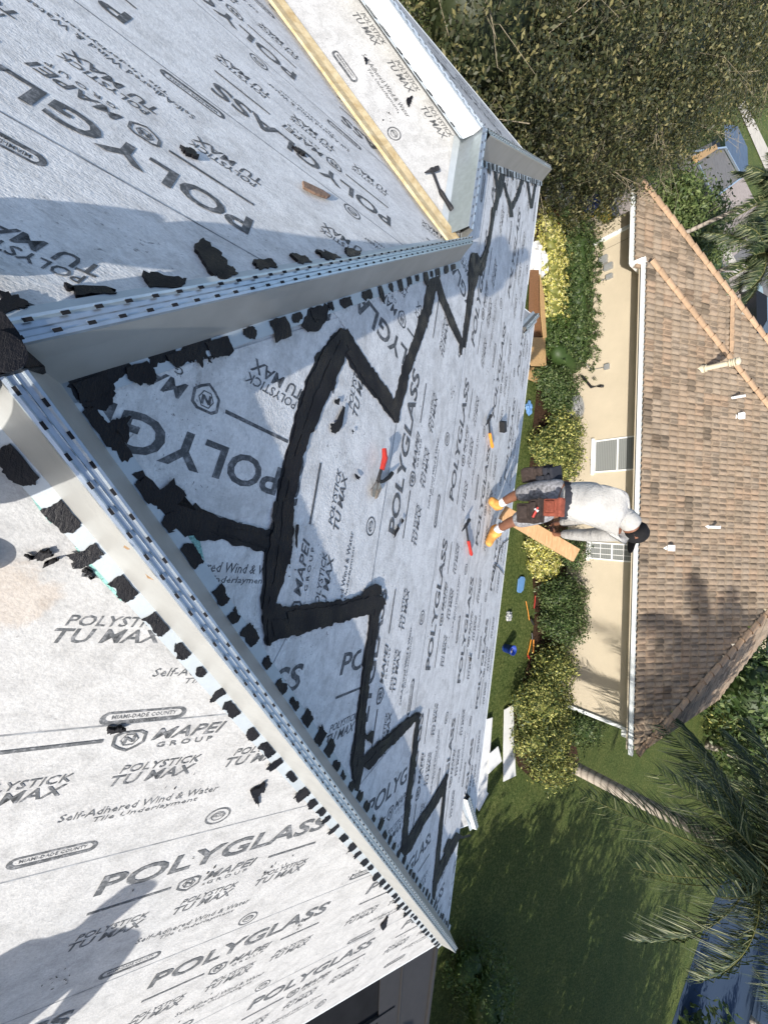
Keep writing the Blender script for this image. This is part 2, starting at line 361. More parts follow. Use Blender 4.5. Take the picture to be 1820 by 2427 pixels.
def print_on(plane, conv_polys, courses, off):
    """courses: (origin_s, vis0, vis1, P_u) -> list of 3D triangles"""
    out = []
    for poly in conv_polys:
        HP = halfplanes(poly); pu = [p[0] for p in poly]; psn = [p[1] for p in poly]
        for (o, v0, v1, Pu) in courses:
            if v1 < min(psn) or v0 > max(psn): continue
            H = HP+[(0, -1, -v0), (0, 1, v1)]
            k0 = math.floor((min(pu)-Pu)/PER)-1; k1 = math.ceil((max(pu)-Pu)/PER)+1
            for k in range(k0, k1+1):
                tri = CELL*[1, -1]+[Pu+k*PER, o]
                a = np.array([[nx, ny] for nx, ny, d in H]); dd = np.array([d for _, _, d in H])
                val = tri @ a.T-dd                                   # (n,3,h)
                inside = (val <= 0).all(axis=(1, 2)); outside = (val > 0).all(axis=1).any(axis=1)
                keep = tri[inside]; out += list(keep)
                for t3 in tri[~inside & ~outside]:
                    pg = clip_poly([tuple(p) for p in t3], H)
                    for i in range(1, len(pg)-1): out.append(np.array([pg[0], pg[i], pg[i+1]]))
    if not out: return None
    A = np.array(out).reshape(-1, 2)
    return plane.O+A[:, :1]*plane.U+A[:, 1:]*plane.D+plane.N*off
def sheet(plane, conv_polys, courses, off, lift=.0016):
    mb = MB()
    for poly in conv_polys:
        HP = halfplanes(poly)
        for (o, v0, v1, Pu) in courses:
            pg = clip_poly([tuple(p) for p in poly], [(0, -1, -v0), (0, 1, v1)])
            if len(pg) < 3: continue
            h = lambda s_: off+lift*min(1, max(0, (s_-v0)/(v1-v0)))
            vs = [plane.w(u, s_, h(s_)) for u, s_ in pg]; mb.add(vs, [tuple(range(len(vs)))])
            # the edge of the lap
            low = [p for p in pg if abs(p[1]-v1) < 1e-4]
            if len(low) == 2:
                a, b = low; mb.add([plane.w(a[0], a[1]-.006, off+lift+.0006), plane.w(b[0], b[1]-.006, off+lift+.0006), plane.w(b[0], b[1]+.001, off+lift+.0006), plane.w(a[0], a[1]+.001, off+lift+.0006)], [(0, 1, 2, 3)], 1); mb.add([plane.w(*a, off+lift), plane.w(*b, off+lift), plane.w(*b, off-.001), plane.w(*a, off-.001)], [(0, 1, 2, 3)])
    return mb
def raw_tris(name, A, m, parent):
    A = np.asarray(A); return raw_mesh(name, A, np.arange(len(A)).reshape(-1, 3), m, parent)

# ------------------------------------------------------------------ OUR HOUSE
house = thing('house', 'house being re-roofed, its hipped roof wrapped in white printed underlayment, nearest the camera', 'house')
zC = zf(YC); A0 = np.array([-.2875, -.1875, zf(-.1875)])
EY, PY, XR = 4.2, 4.87, 4.1
Ppt = (-2.345, YC); Qpt = (-3.25, YC)
FP = Plane((0, 0, -HF), (-1, 0, 0), (0, 1, -T))
def f2(x, y): return (-x, y/CS)
front_conv = [[f2(*p) for p in [(-.2875, -.1875), Ppt, (-2.345, EY), (XR, EY)]], [f2(*p) for p in [Ppt, Qpt, (-5.58, EY), (-2.345, EY)]],
              [f2(*p) for p in [(-3.22, EY), (-3.89, PY), (3.22, PY), (2.55, EY)]]]
fc = [(.6, -.3, 1.603, -.70), (1.603, 1.603, 2.618, .15), (2.618, 2.618, 3.61, .57), (3.61, 3.61, 4.55, .28), (4.55, 4.55, 5.6, -.2)]
o = sheet(FP, front_conv, fc, 0).build('underlayment', [M['front'], M['seam']], house)
raw_tris('printed_lettering', print_on(FP, front_conv, fc, .0026), M['ink'], o)
# right face
RP = Plane((-.2875, 0, -HF-T*(-.2875+CA)), (0, 1, 0), (1, 0, -T))
def r2(x, y): return (y, (x+.2875)/CS)
right_conv = [[r2(*p) for p in [(-.2875, -.1875), (-.2875, -3), (XR, -3), (XR, XR+CA)]]]
rc = [(.17, -.2, 1.09, .05), (.82, 1.09, 1.80, -.10), (1.82, 1.80, 2.78, .36), (2.80, 2.78, 3.74, .78), (3.74, 3.74, 5.2, 1.62)]
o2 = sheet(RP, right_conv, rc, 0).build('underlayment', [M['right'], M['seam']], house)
raw_tris('printed_lettering', print_on(RP, right_conv, rc, .0026), M['ink'], o2)
# left face
LP = Plane((-.2875, 0, -HF-T*CB+T*-.2875), (0, -1, 0), (-1, 0, -T))
def l2(x, y): return (-y, (-.2875-x)/CS)
left_conv = [[l2(*p) for p in [(-.2875, -.1875), Ppt, (-4.675, -.46), (-4.675, -3.2), (-.2875, -3.2)]]]
lc = [(-.15, -.2, .86, .1), (.86, .86, 1.80, -.35), (1.80, 1.80, 2.76, -1.22), (2.76, 2.76, 3.7, -.6), (3.7, 3.7, 5, -1.5)]
o3 = sheet(LP, left_conv, lc, 0).build('underlayment', [M['left'], M['seam']], house)
raw_tris('printed_lettering', print_on(LP, left_conv, lc, .0026), M['ink'], o3)
# wing: back slope and end face
BP = Plane((0, YC, zC), (1, 0, 0), (0, -1, -T))
def b2(x, y): return (x, (YC-y)/CS)
back_conv = [[b2(*p) for p in [Ppt, Qpt, (-5.58, -.46), (-4.675, -.46)]]]
bc = [(-.55, -.5, .62, -3.1), (.35, .62, 1.6, -3.9), (1.55, 1.6, 2.8, -3.2)]
bc = [(.02, -.1, 2.7, -4.12)]
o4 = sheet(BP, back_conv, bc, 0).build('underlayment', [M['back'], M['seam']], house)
_u = np.array([1, 1, T])/math.sqrt(2+T*T); _d = np.cross(BP.N, _u); _d *= np.sign(_d[0]-_d[1]); E0 = np.array([-3.25, YC, zC]); BV = Plane(E0, _u, _d)
_pp = BV.us(backf(861, 22))[0]+.03
raw_tris('printed_lettering', print_on(BV, [[BV.us((x, y, zC+T*(y-YC))) for x, y in [Ppt, Qpt, (-5.58, -.46), (-4.675, -.46)]]], [(-.40, .0, 1.2, _pp)], .0026), M['ink'], o4)
EP = Plane((-3.25, 0, zC), (0, -1, 0), (-1, 0, -T))
def e2(x, y): return (-y, (-3.25-x)/CS)
end_conv = [[e2(*p) for p in [Qpt, (-5.58, EY), (-5.58, -.46)]]]
ec = [(-.2, -.2, .8, .1), (.8, .8, 1.75, .5), (1.75, 1.75, 2.8, -.2)]
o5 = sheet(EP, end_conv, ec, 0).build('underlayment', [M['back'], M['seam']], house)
raw_tris('printed_lettering', print_on(EP, end_conv, ec, .0026), M['ink'], o5)
# small end slopes of the bumped-out bay, roof edge, soffits, walls
mb = MB(); z42 = zf(EY); z48 = zf(PY)
mb.add([(2.55, EY, z42), (3.22, PY, z48), (3.22, EY, z48)], [(0, 1, 2)]); mb.add([(-3.22, EY, z42), (-3.89, PY, z48), (-3.89, EY, z48)], [(0, 1, 2)])
mb.build('underlayment', M['back'], house)
def edge_run(pts):                                    # drip edge + fascia along eave points
    mb = MB(); mf = MB()
    for a, b in zip(pts[:-1], pts[1:]):
        a = np.array(a); b = np.array(b); d = (b-a)/np.linalg.norm(b-a); out = np.cross(d, (0, 0, 1)); out /= np.linalg.norm(out)
        mb.box((a+b)/2+np.array([0, 0, -.035])+out*.014, (np.linalg.norm(b-a)+.02, .012, .09), (d, out, (0, 0, 1)))
        mf.box((a+b)/2+np.array([0, 0, -.14])-out*.02, (np.linalg.norm(b-a)-.02, .04, .15), (d, out, (0, 0, 1)))
    mb.build('drip_edge', M['white_metal'], house); mf.build('fascia', M['white_paint'], house)
edge_run([(-5.58, EY, z42), (-3.89, EY, z42)]); edge_run([(-3.89, EY, z48), (-3.89, PY, z48), (3.22, PY, z48), (3.22, EY, z48)][::1])
edge_run([(3.22, EY, z42), (XR, EY, z42), (XR, -3, z42)])
edge_run([(-5.58, -.46, z42), (-5.58, EY, z42)])
mb = MB()
for x0, x1, y0, y1, zt in ((-5.2, 3.72, -3, 3.78, z42-.20), (-3.5, 2.85, 3.6, 4.45, z48-.20)):
    mb.box(((x0+x1)/2, (y0+y1)/2, (G+zt)/2), (x1-x0, y1-y0, zt-G))
mb.build('wall', M['own_wall'], house)
mb = MB()
mb.box((-.74, .6, z42-.19), (9.6, 7.14, .03)); mb.box((-.335, 4.5, z48-.19), (7.05, .68, .03)); mb.build('soffit', M['white_paint'], house)

# pieces of underlayment from the neighbouring faces wrapped over the hips (cut in a zigzag)
def strip_px(pts, F=front, step=.018, jit=.006, seed=1):
    """polygon of a strip with centre line and widths given on the photograph, laid on plane F"""
    r = random.Random(seed); P = [np.array(p[:2], float) for p in pts]; W_ = [p[2] for p in pts]; Lf = []; Rt = []
    for i in range(len(P)):
        d = P[min(i+1, len(P)-1)]-P[max(i-1, 0)]; d /= np.linalg.norm(d); n = np.array([-d[1], d[0]])*W_[i]/2
        Lf.append(F(*(P[i]+n))); Rt.append(F(*(P[i]-n)))
    def rough(L):
        out = []
        for a, b in zip(L[:-1], L[1:]):
            n = max(1, int(np.linalg.norm(b-a)/step))
            for k in range(n):
                if k % 3 == 0: slow = np.array([r.gauss(0, jit*.8), r.gauss(0, jit*.8), 0])
                q = a+(b-a)*k/n+slow; j = jit*.45*(3.0 if r.random() < .07 else 1); q = q+np.array([r.gauss(0, j), r.gauss(0, j), 0]); q[2] = 0; out.append(q)
        q = L[-1].copy(); out.append(q); return out
    return rough(Lf)+rough(Rt)[::-1]
def on_plane(q, pl, h):
    """drop a point (x,y) vertically to the plane and raise by h along the normal"""
    N = pl.N; z = pl.O[2]-(N[0]*(q[0]-pl.O[0])+N[1]*(q[1]-pl.O[1]))/N[2]; return np.array([q[0], q[1], z])+N*h
def slab(poly, pl, h, thick, mbd=None):
    """thin slab with triangulated top on plane pl"""
    mbd = mbd or MB(); top = [on_plane(q, pl, h) for q in poly]; mbd.prism([p-pl.N*thick for p in top], pl.N*thick); return mbd
Z = lambda ox, oy, sc: (lambda L: [(ox+p[0]/sc, oy+p[1]/sc)+((p[2]/sc,) if len(p) > 2 else ()) for p in L])
zC_ = Z(400, 560, 1.975); zD = Z(600, 1200, 2.676); zE = Z(600, 1807, 2.676); zK = Z(1000, 500, 5.53); zQ = Z(1080, 250, 6.636); zA = Z(0, 600, 2.676)
# wrapped sheets (convex polygons in world x,y on the front plane)
wl = Plane(FP.w(0, 0), -FP.D, FP.U)                   # print of the left face carried over the hip: reads up the slope
wr = Plane(FP.w(0, 0), FP.D, -FP.U)                   # print of the right face carried over: reads down the slope
wrapL = [[(-.26, -.06), (-1.07, .80), (-.53, .71), (-.15, .66), (-.05, .45), (-.10, .10)], [(-1.08, .66), (-2.02, 1.56), (-2.02, 1.66), (-1.42, 1.55), (-.83, 1.43), (-1.05, .85)], [(-2.03, 1.56), (-2.33, 1.87), (-2.61, 2.30), (-1.78, 2.27), (-2.02, 1.66)]]
wrapR = [[(-.05, .17), (.56, .74), (.34, .72), (.05, .67), (-.05, .50)], [(.56, .74), (1.5, 1.66), (1.38, 1.64), (1.04, 1.56), (.25, 1.57), (.25, .90)], [(1.5, 1.68), (2.45, 2.60), (2.26, 2.55), (1.16, 2.45), (1.37, 1.65)], [(2.45, 2.62), (3.42, 3.58), (3.2, 3.48), (2.03, 3.38), (2.26, 2.56)], [(3.42, 3.58), (4.02, 4.15), (3.05, 4.18), (3.2, 3.5)]]
mbw = MB(); trs = []
for polys, pl, org in ((wrapL, wl, [(.08, 0, 1.08, -1.05), (1.08, 1.0, 2.08, -1.75), (2.08, 2.0, 3.2, -2.6)]), (wrapR, wr, [(-.42, -1, 1.42-.84+.0, -.02)] )):
    for i, pg in enumerate(polys):
        mbw = slab([np.array([*p, 0]) for p in pg], FP, .0042, .001, mbw)
for i, pg in enumerate(wrapL):
    q = [wl.us(on_plane(p, FP, 0)) for p in pg]; A = print_on(wl, [q], [(.07+i*1.0, -.5, 3.6, (-.70, -1.87, -2.95)[i])], .005); trs.append(A)
for i, pg in enumerate(wrapR):
    q = [wr.us(on_plane(p, FP, 0)) for p in pg]; A = print_on(wr, [q], [((-.58, .42, 1.42, 2.28, 3.14)[i], -1, 5.5, (-.02, -.02, .58, 1.02, .3)[i])], .005); trs.append(A)
ow = mbw.build('wrapped_underlayment', M['front'], house)
raw_tris('printed_lettering', np.concatenate([a for a in trs if a is not None]), M['ink'], ow)

strips = [
 zC_([(0, 1310, 150), (250, 1375, 110), (500, 1440, 105)]),
 zC_([(500, 1520, 120), (520, 1380, 115), (545, 1200, 85), (590, 1000, 85), (635, 860, 105), (700, 690, 130), (760, 560, 120), (820, 440, 50)]),
 zC_([(800, 450, 70), (850, 540, 75), (930, 660, 80), (1010, 760, 70), (1058, 850, 40), (1062, 872, 20)]),
 zC_([(1045, 850, 40), (1075, 760, 48), (1110, 620, 42), (1165, 470, 42), (1205, 340, 45), (1235, 220, 50), (1250, 150, 40)]),
 zC_([(1250, 200, 28), (1280, 300, 30), (1320, 400, 30), (1366, 500, 24), (1364, 556, 8)]),
 zC_([(1374, 520, 22), (1392, 400, 26), (1412, 250, 30), (1425, 170, 55), (1430, 120, 60), (1425, 80, 30)]),
 zK([(700, 820, 160), (770, 700, 120), (820, 560, 60), (855, 450, 45), (880, 300, 42), (905, 150, 45), (930, -40, 62)]),
 zQ([(600, 1640, 60), (640, 1480, 60), (680, 1300, 110), (720, 1100, 90), (770, 900, 90), (820, 830, 60)]),
 zQ([(590, 720, 70), (600, 1000, 45), (635, 1280, 50)]), zQ([(745, 1220, 45), (790, 1400, 45), (850, 1600, 55), (860, 1760, 60)]),
 zQ([(850, 1640, 60), (960, 1420, 60), (1040, 1150, 55), (1090, 940, 70)]), zQ([(1090, 950, 40), (1130, 1300, 35), (1180, 1620, 40)]),
 zQ([(1180, 1620, 36), (1230, 1300, 36), (1290, 1010, 40)]), zQ([(830, 850, 24), (860, 1000, 24), (890, 1120, 10)]),
 zD([(178, -40, 110), (170, 100, 120), (140, 330, 165), (110, 500, 120), (85, 620, 90), (75, 760, 60), (90, 880, 20)]),
 zD([(70, 745, 230), (250, 720, 190), (450, 680, 150), (600, 650, 130), (700, 620, 130), (805, 590, 110)]),
 zD([(775, 560, 80), (760, 700, 60), (735, 900, 62), (705, 1080, 58), (685, 1250, 55), (668, 1450, 62), (650, 1640, 85), (645, 1800, 30)]),
 zD([(690, 1650, 90), (780, 1550, 78), (900, 1440, 68), (1000, 1350, 50), (1050, 1310, 25)]),
 zD([(1040, 1320, 22), (1020, 1500, 30), (1004, 1660, 34), (975, 1860, 30), (958, 2060, 30), (945, 2200, 34)]),
 zE([(930, 600, 34), (975, 530, 60), (1050, 390, 50), (1130, 270, 48), (1190, 170, 45), (1228, 70, 12)]),
 zE([(1215, 110, 16), (1190, 350, 22), (1165, 600, 26), (1148, 760, 28), (1138, 870, 14)]),
 zE([(1148, 760, 34), (1200, 640, 40), (1250, 540, 44), (1300, 450, 40)]), zE([(1240, 480, 14), (1210, 570, 22)]), zE([(1290, 478, 14), (1370, 462, 12)]),
 zD([(700, 1450, 20), (735, 1480, 60), (750, 1420, 10)]),
]
for i, st in enumerate(strips):
    ms_ = slab(strip_px(st, jit=.005, seed=i), FP, .0072+.0002*i, .0024)
    if max(p[2] for p in st) > 28 and len(st) > 2:
        for q_, (sh_, wf) in enumerate(((.20, .42), (-.22, .36))):
            st2 = [(p[0]+sh_*p[2], p[1]+sh_*p[2]*.4, p[2]*wf) for p in st][q_:]
            if len(st2) > 1: slab(strip_px(st2, jit=.004, seed=i+40+q_), FP, .0095+.0002*i+.001*q_, .002, ms_)
    ms_.build('membrane_strip', M['tar'], house, triangulate=True)
patches = [zA([(405, 800), (480, 752), (560, 735), (620, 690), (690, 675), (740, 690), (800, 690), (840, 755), (760, 790), (705, 830), (720, 890), (700, 960), (640, 1000), (575, 1055), (520, 985), (450, 900)]),
 zA([(620, 1105), (700, 1055), (755, 1045), (820, 1038), (795, 1090), (805, 1160), (790, 1210), (745, 1150), (725, 1120), (830, 1290), (760, 1325), (690, 1220)]),
 zA([(820, 1400), (890, 1375), (1000, 1500), (1090, 1425), (1165, 1530), (1160, 1570), (1100, 1590), (1340, 1660), (1160, 1800), (1000, 1620), (950, 1590)]),
 zA([(925, 645), (990, 610), (1070, 600), (1105, 640), (1085, 680), (1000, 700), (950, 730)]), zA([(1130, 620), (1200, 560), (1320, 535), (1330, 580), (1290, 640), (1330, 700), (1270, 650), (1270, 730), (1230, 680), (1150, 680)]),
 zC_([(610, 420), (640, 345), (700, 325), (740, 315), (730, 390), (690, 445), (640, 450)]), zC_([(745, 880), (775, 870), (805, 800), (815, 800), (800, 890), (770, 925), (750, 915)]),
 zC_([(765, 765), (790, 760), (785, 790), (770, 785)]), zC_([(850, 905), (858, 912), (850, 925)]), zC_([(860, 1110), (885, 1125), (880, 1140), (865, 1130)]), zC_([(585, 1350), (598, 1350), (590, 1460), (582, 1440)]),
 zD([(760, 490), (800, 500), (810, 560), (740, 560), (665, 570), (700, 520)]), zD([(1360, 955), (1378, 960), (1372, 985)]), zD([(928, 70), (945, 90), (930, 110)]), zD([(905, 110), (915, 140), (880, 200), (890, 150)])]
for i, pt in enumerate(patches):
    q = [front(*p[:2]) for p in pt]; r = []
    for a, b in zip(q, q[1:]+q[:1]):
        for k in range(4): c = a+(b-a)*k/4; r.append(c+np.array([random.gauss(0, .003), random.gauss(0, .003), 0]) if k else c)
    slab(r, FP, .0130+.0002*i, .0026).build('mastic_patch', M['tar'], house, triangulate=True)
def smear(pl, poly, h, seed, fuzz=.012):
    r = random.Random(seed); out = []
    for a, b in zip(poly, poly[1:]+poly[:1]):
        a = np.array(a); b = np.array(b); n = 6
        for k in range(n): c = a+(b-a)*k/n; out.append(c+np.array([r.gauss(0, fuzz), r.gauss(0, fuzz), 0]) if k else c)
    return out
# tar patches on the left, right and back slopes
for i, (F, pl, pts) in enumerate([(leftf, LP, [(460, 590), (480, 572), (515, 600), (545, 640), (562, 655), (520, 668), (500, 655), (478, 625)]), (leftf, LP, [(338, 650), (395, 663), (440, 668), (428, 688), (355, 690)]),
   (leftf, LP, [(157, 680), (270, 695), (275, 705), (180, 710)]), (leftf, LP, [(0, 700), (45, 710), (70, 735), (60, 742), (0, 755)]), (leftf, LP, [(598, 622), (640, 620), (655, 640), (612, 647)]), (leftf, LP, [(686, 608), (720, 612), (735, 628), (705, 630)]),
   (leftf, LP, [(745, 598), (780, 605), (805, 616), (770, 622)]), (leftf, LP, [(815, 592), (850, 600), (850, 612), (820, 612)]), (leftf, LP, [(425, 352), (455, 362), (470, 378), (440, 372)]), (leftf, LP, [(690, 352), (700, 355), (722, 370), (715, 372)]),
   (backf, BP, [(903, 30), (912, 30), (925, 50), (918, 55)]), (backf, BP, [(926, 62), (935, 70), (945, 85), (930, 72)]), (backf, BP, [(953, 112), (970, 105), (985, 125), (970, 130)]), (backf, BP, [(985, 135), (1000, 145), (1005, 160), (995, 162)]),
   (backf, BP, [(1005, 182), (1020, 178), (1030, 195), (1015, 200)]), (backf, BP, [(1043, 225), (1055, 210), (1062, 235), (1056, 245)]), (backf, BP, [(1090, 298), (1100, 302), (1110, 318), (1100, 315)]), (backf, BP, [(1080, 405), (1105, 395), (1108, 420), (1090, 423)]),
   (backf, BP, [(1095, 440), (1102, 440), (1098, 465), (1090, 462)]), (backf, BP, [(1088, 482), (1095, 484), (1092, 505), (1085, 505)]), (backf, BP, [(962, 240), (975, 232), (972, 248), (966, 255)]), (backf, BP, [(862, 140), (870, 145), (868, 155)]),
   (rightf, RP, [(60, 1310), (120, 1300), (130, 1310), (90, 1322)]), (rightf, RP, [(105, 1335), (140, 1318), (130, 1328)]), (rightf, RP, [(208, 1342), (214, 1350), (218, 1365), (209, 1356)]),
   (rightf, RP, [(592, 1870), (625, 1850), (628, 1862), (610, 1880), (612, 1905), (600, 1890)]), (rightf, RP, [(900, 2190), (918, 2168), (914, 2190), (905, 2200)]), (rightf, RP, [(255, 1720), (290, 1715), (300, 1722), (262, 1732)])]):
    q = smear(pl, [F(*p) for p in pts], 0, i, .004); slab(q, pl, .0155+.0001*i, .0130).build('mastic_patch', M['tar'], house, triangulate=True)

# crumbs and drips of mastic trodden over the sheets
mbc = MB(); rr = random.Random(5)
spots = [(FP, f2, -3.2, 3.3, .5, 4.7, 95), (RP, r2, .2, 3.9, -.6, 4.0, 55), (LP, l2, -4.6, -.6, -.6, 1.6, 60), (BP, b2, -5.2, -2.6, -.2, 1.7, 30)]
for pl, m2, x0, x1, y0, y1, n in spots:
    for k in range(n):
        x, y = rr.uniform(x0, x1), rr.uniform(y0, y1)
        if pl is FP and y < abs(x+.28)+.25: continue
        if pl is RP and y > x-.15: continue
        if pl is LP and not (-x-.75 > y > x+4.6): continue
        if pl is BP and not (x+4.35 < y < x+4.95): continue
        ang = rr.uniform(0, 3.14)
        for j in range(rr.choice([1, 2, 5, 9, 14])):
            c = np.array([x+rr.gauss(0, .035), y+rr.gauss(0, .035), 0]); L_ = rr.uniform(.003, .013); w_ = L_*rr.uniform(.2, .6); a_ = ang+rr.gauss(0, .5); e1 = np.array([math.cos(a_), math.sin(a_), 0]); e2v = np.array([-e1[1], e1[0], 0])
            pg = [c+e1*L_+e2v*rr.gauss(0, .001), c+e2v*w_, c-e1*L_*rr.uniform(.4, 1), c-e2v*w_*rr.uniform(.3, 1)]
            mbc.add([on_plane(q, pl, .0042+.0004*(j % 3)) for q in pg], [(0, 1, 2, 3)])
tag(mbc.build('tar_crumbs', M['tar'], house), None, None, None, 'stuff')
# hip and ridge metals
def flashing(name, p0, p1, planes, label=None, H=.158, nodab=0, flange_l=None, dabs=True, seed=3, side_w=.074, flange=.118, tanside=('tan', 'tan'), toph=None):
    """raised hat-shaped metal along p0->p1; planes = (left plane, right plane) under its two sides"""
    p0 = np.array(p0, float); p1 = np.array(p1, float); d = p1-p0; L = np.linalg.norm(d); d /= L
    hd = np.array([d[0], d[1], 0]); hd /= np.linalg.norm(hd); side = np.array([-hd[1], hd[0], 0])      # left of travel
    rt = thing_part(name, house); fl_ = {1: flange_l or flange, -1: flange}
    def under(pt, pl): return on_plane(pt, pl, 0)[2]
    top = [(-.026, H-.012), (-.024, H-.002), (-.017, H), (-.012, H-.007), (-.002, H-.007), (0, H-.003), (.002, H-.007), (.012, H-.007), (.017, H), (.024, H-.002), (.026, H-.012)]
    segs = max(1, int(L/.6)); mt = MB()
    rows = [[p0+d*L*k/segs+side*q+np.array([0, 0, h]) for q, h in top] for k in range(segs+1)]
    n = len(top); mt.add([v for r in rows for v in r], [(k*n+i, k*n+i+1, (k+1)*n+i+1, (k+1)*n+i) for k in range(segs) for i in range(n-1)])
    for sgn, pl, mm in ((1, planes[0], tanside[0]), (-1, planes[1], tanside[1])):
        ms = MB(); vs = []
        for k in range(segs*3+1):
            c = p0+d*L*k/(segs*3); wob = .0015*math.sin(k*1.7+seed)
            a = c+side*sgn*(.026)+np.array([0, 0, H-.012]); b = c+side*sgn*(.042+wob)+np.array([0, 0, H-.068])
            e = on_plane(c+side*sgn*(side_w+wob), pl, .010); vs += [a, b, e]
        ms.add(vs, [(k*3+i, k*3+i+1, (k+1)*3+i+1, (k+1)*3+i) for k in range(segs*3) for i in range(2)])
        ms.build('side', M[mm], rt)
        mf = MB(); mf.prism([on_plane(p0+side*sgn*(side_w-.004), pl, .0120), on_plane(p1+side*sgn*(side_w-.004), pl, .0120), on_plane(p1+side*sgn*fl_[sgn], pl, .0120), on_plane(p0+side*sgn*fl_[sgn], pl, .0120)], -pl.N*.004)
        mf.build('flange', M['flange'], rt)
        if dabs and not (nodab and sgn == nodab):
            r = random.Random(seed*7+sgn); x = .1
            while x < L-.08:
                ln = r.uniform(.035, .10); c = p0+d*x; i0 = side_w+r.uniform(-.001, .006); i1 = flange+r.choice([-.012, -.008, .0, .0, .004, .008, .012, .03])
                pg = [c+side*sgn*i0, c+side*sgn*((i0+i1)/2)-d*r.uniform(-.005, .015), c+side*sgn*i1+d*r.uniform(-.012, .02), c+side*sgn*(i1+r.uniform(-.012, .006))+d*ln*.35, c+side*sgn*(i1+r.uniform(-.01, .012))+d*ln*.7, c+side*sgn*(i1-.004)+d*ln, c+side*sgn*((i0+i1)/2)+d*(ln+r.uniform(-.004, .012)), c+side*sgn*i0+d*ln]
                q = []
                for a, b in zip(pg, pg[1:]+pg[:1]):
                    for k in range(5): e = a+(b-a)*k/5; sg_ = .0011*(4 if r.random() < .07 else 1); q.append(e+d*r.gauss(0, sg_)+side*r.gauss(0, sg_) if k else e)
                slab(q, pl, .0165, .003).build('mastic_dab', M['tar'], rt, triangulate=True); x += ln+r.uniform(.045, .12)
    x = .05; j = 0
    while x < L-.03:
        for q, ph in ((-.0145, 0), (.0145, .5)):
            c = p0+d*(x+ph*.075)+side*q+np.array([0, 0, H+.0012-(.0006 if abs(q) > .0 else 0)])
            mt.box(c, (.018, .0075, .002), (d, side, np.cross(d, side)), 1); mt.box(c+side*.0045+np.array([0, 0, .0005]), (.018, .0014, .003), (d, side, np.cross(d, side)))
        x += .075
    mt.build('perforated_top', [M['galv'], M['slot']], rt)
    return rt
def thing_part(name, parent):
    o = bpy.data.objects.new(name, None); o.empty_display_size = .1; link(o, parent); return o
fa = np.array([-.255, -.155, zf(-.155)]); hipA1 = np.array([4.10, 4.20, zf(4.20)])
flashing('hip_flashing', fa, hipA1, (FP, RP), seed=3)
flashing('hip_flashing', (-.255-.03, CB+.255+.03, zf(CB+.285)), (-2.40, CB+2.40, zf(CB+2.40)), (LP, FP), seed=4, flange_l=.100, nodab=1)
flashing('ridge_flashing', (-2.44, YC, zC), (-3.27, YC, zC), (BP, FP), seed=5, nodab=1, tanside=('galv', 'tan'))
flashing('hip_flashing', (-3.33, YC+.08, zf(YC+.08)), (-5.50, EY-.03, zf(EY-.03)), (EP, FP), seed=6)
flashing('hip_flashing', (-3.25, YC-.02, zC), (-5.5, YC-.02-2.25, zC-T*2.25), (EP, BP), seed=8, nodab=-1, tanside=('white_metal', 'white_metal'), side_w=.13, flange=.19)
SR = Plane((2.55, EY, z42), (0, 1, 0), (1, 0, -T)); SL = Plane((-3.22, EY, z42), (0, -1, 0), (-1, 0, -T))
flashing('hip_flashing', (2.60, EY+.05, zf(EY+.05)), (3.28, PY+.06, zf(PY+.06)), (FP, SR), seed=9, tanside=('tan', 'white_metal'), H=.06, side_w=.045, flange=.08, dabs=False)
flashing('hip_flashing', (-3.27, EY+.05, zf(EY+.05)), (-3.93, PY+.04, zf(PY+.04)), (SL, FP), seed=10, H=.06, side_w=.045, flange=.08, dabs=False)
# teal strips under the flange of the near hip
mb = MB(); slab([rightf(*p) for p in [(179, 1293), (190, 1291), (240, 1345), (300, 1414), (287, 1421), (230, 1360)]], RP, .0075, .002, mb); slab([rightf(*p) for p in [(66, 1160), (78, 1165), (131, 1232), (122, 1238), (95, 1205)]], RP, .0075, .002, mb)
slab([front(*p) for p in [(441, 1262), (468, 1268), (486, 1345), (474, 1335)]], FP, .0066, .001, mb); mb.build('teal_membrane_edge', M['teal'], house)
# rubbery membrane at the meeting of the hips
mb = MB(); zt = -1.055
pk = [tuple(hit(*p, (0, 0, 1), zt)[:2]) for p in [(-60, 700), (0, 736), (14, 745), (47, 790), (62, 828), (104, 852), (60, 874), (0, 890), (-70, 930)]]
pk += [(-.20, -.30), (-.38, -.30)]; hz = [0]*5+[-.05]+[0]*5
mb.prism([(x, y, zt+h-.004) for (x, y), h in zip(pk, hz)], (0, 0, .006))
for a, b in zip(range(len(pk)), list(range(1, len(pk)))+[0]): mb.add([(*pk[a], zt+hz[a]), (*pk[b], zt+hz[b]), (pk[b][0], pk[b][1], zt-.10), (pk[a][0], pk[a][1], zt-.10)], [(0, 1, 2, 3)])
cc = hit(5, 835, (0, 0, 1), zt+.01); mb.tube([cc, cc+np.array([0, 0, .008])], .038, 24); mb.build('apex_membrane', M['tar'], house)
# exposed wooden strip in the valley
d_ = np.array([-1, -1, -T])/math.sqrt(2+T*T); p0 = np.array([-2.36, YC-.015, zC+.02]); p1 = p0+d_*3.9; mb = MB(); sd = np.array([1, -1, 0])/2**.5
vs = []; nseg = 26
for k in range(nseg+1):
    c = p0+(p1-p0)*k/nseg; wv = random.uniform(-.006, .006)
    for q, h in ((-.072+wv, .022), (-.06, .036), (0, .028+wv*.5), (.06, .036), (.072-wv, .022)): vs.append(c+sd*q+np.array([0, 0, h]))
mb.add(vs, [(k*5+i, k*5+i+1, (k+1)*5+i+1, (k+1)*5+i) for k in range(nseg) for i in range(4)]); mb.build('valley_board', M['batten'], house)

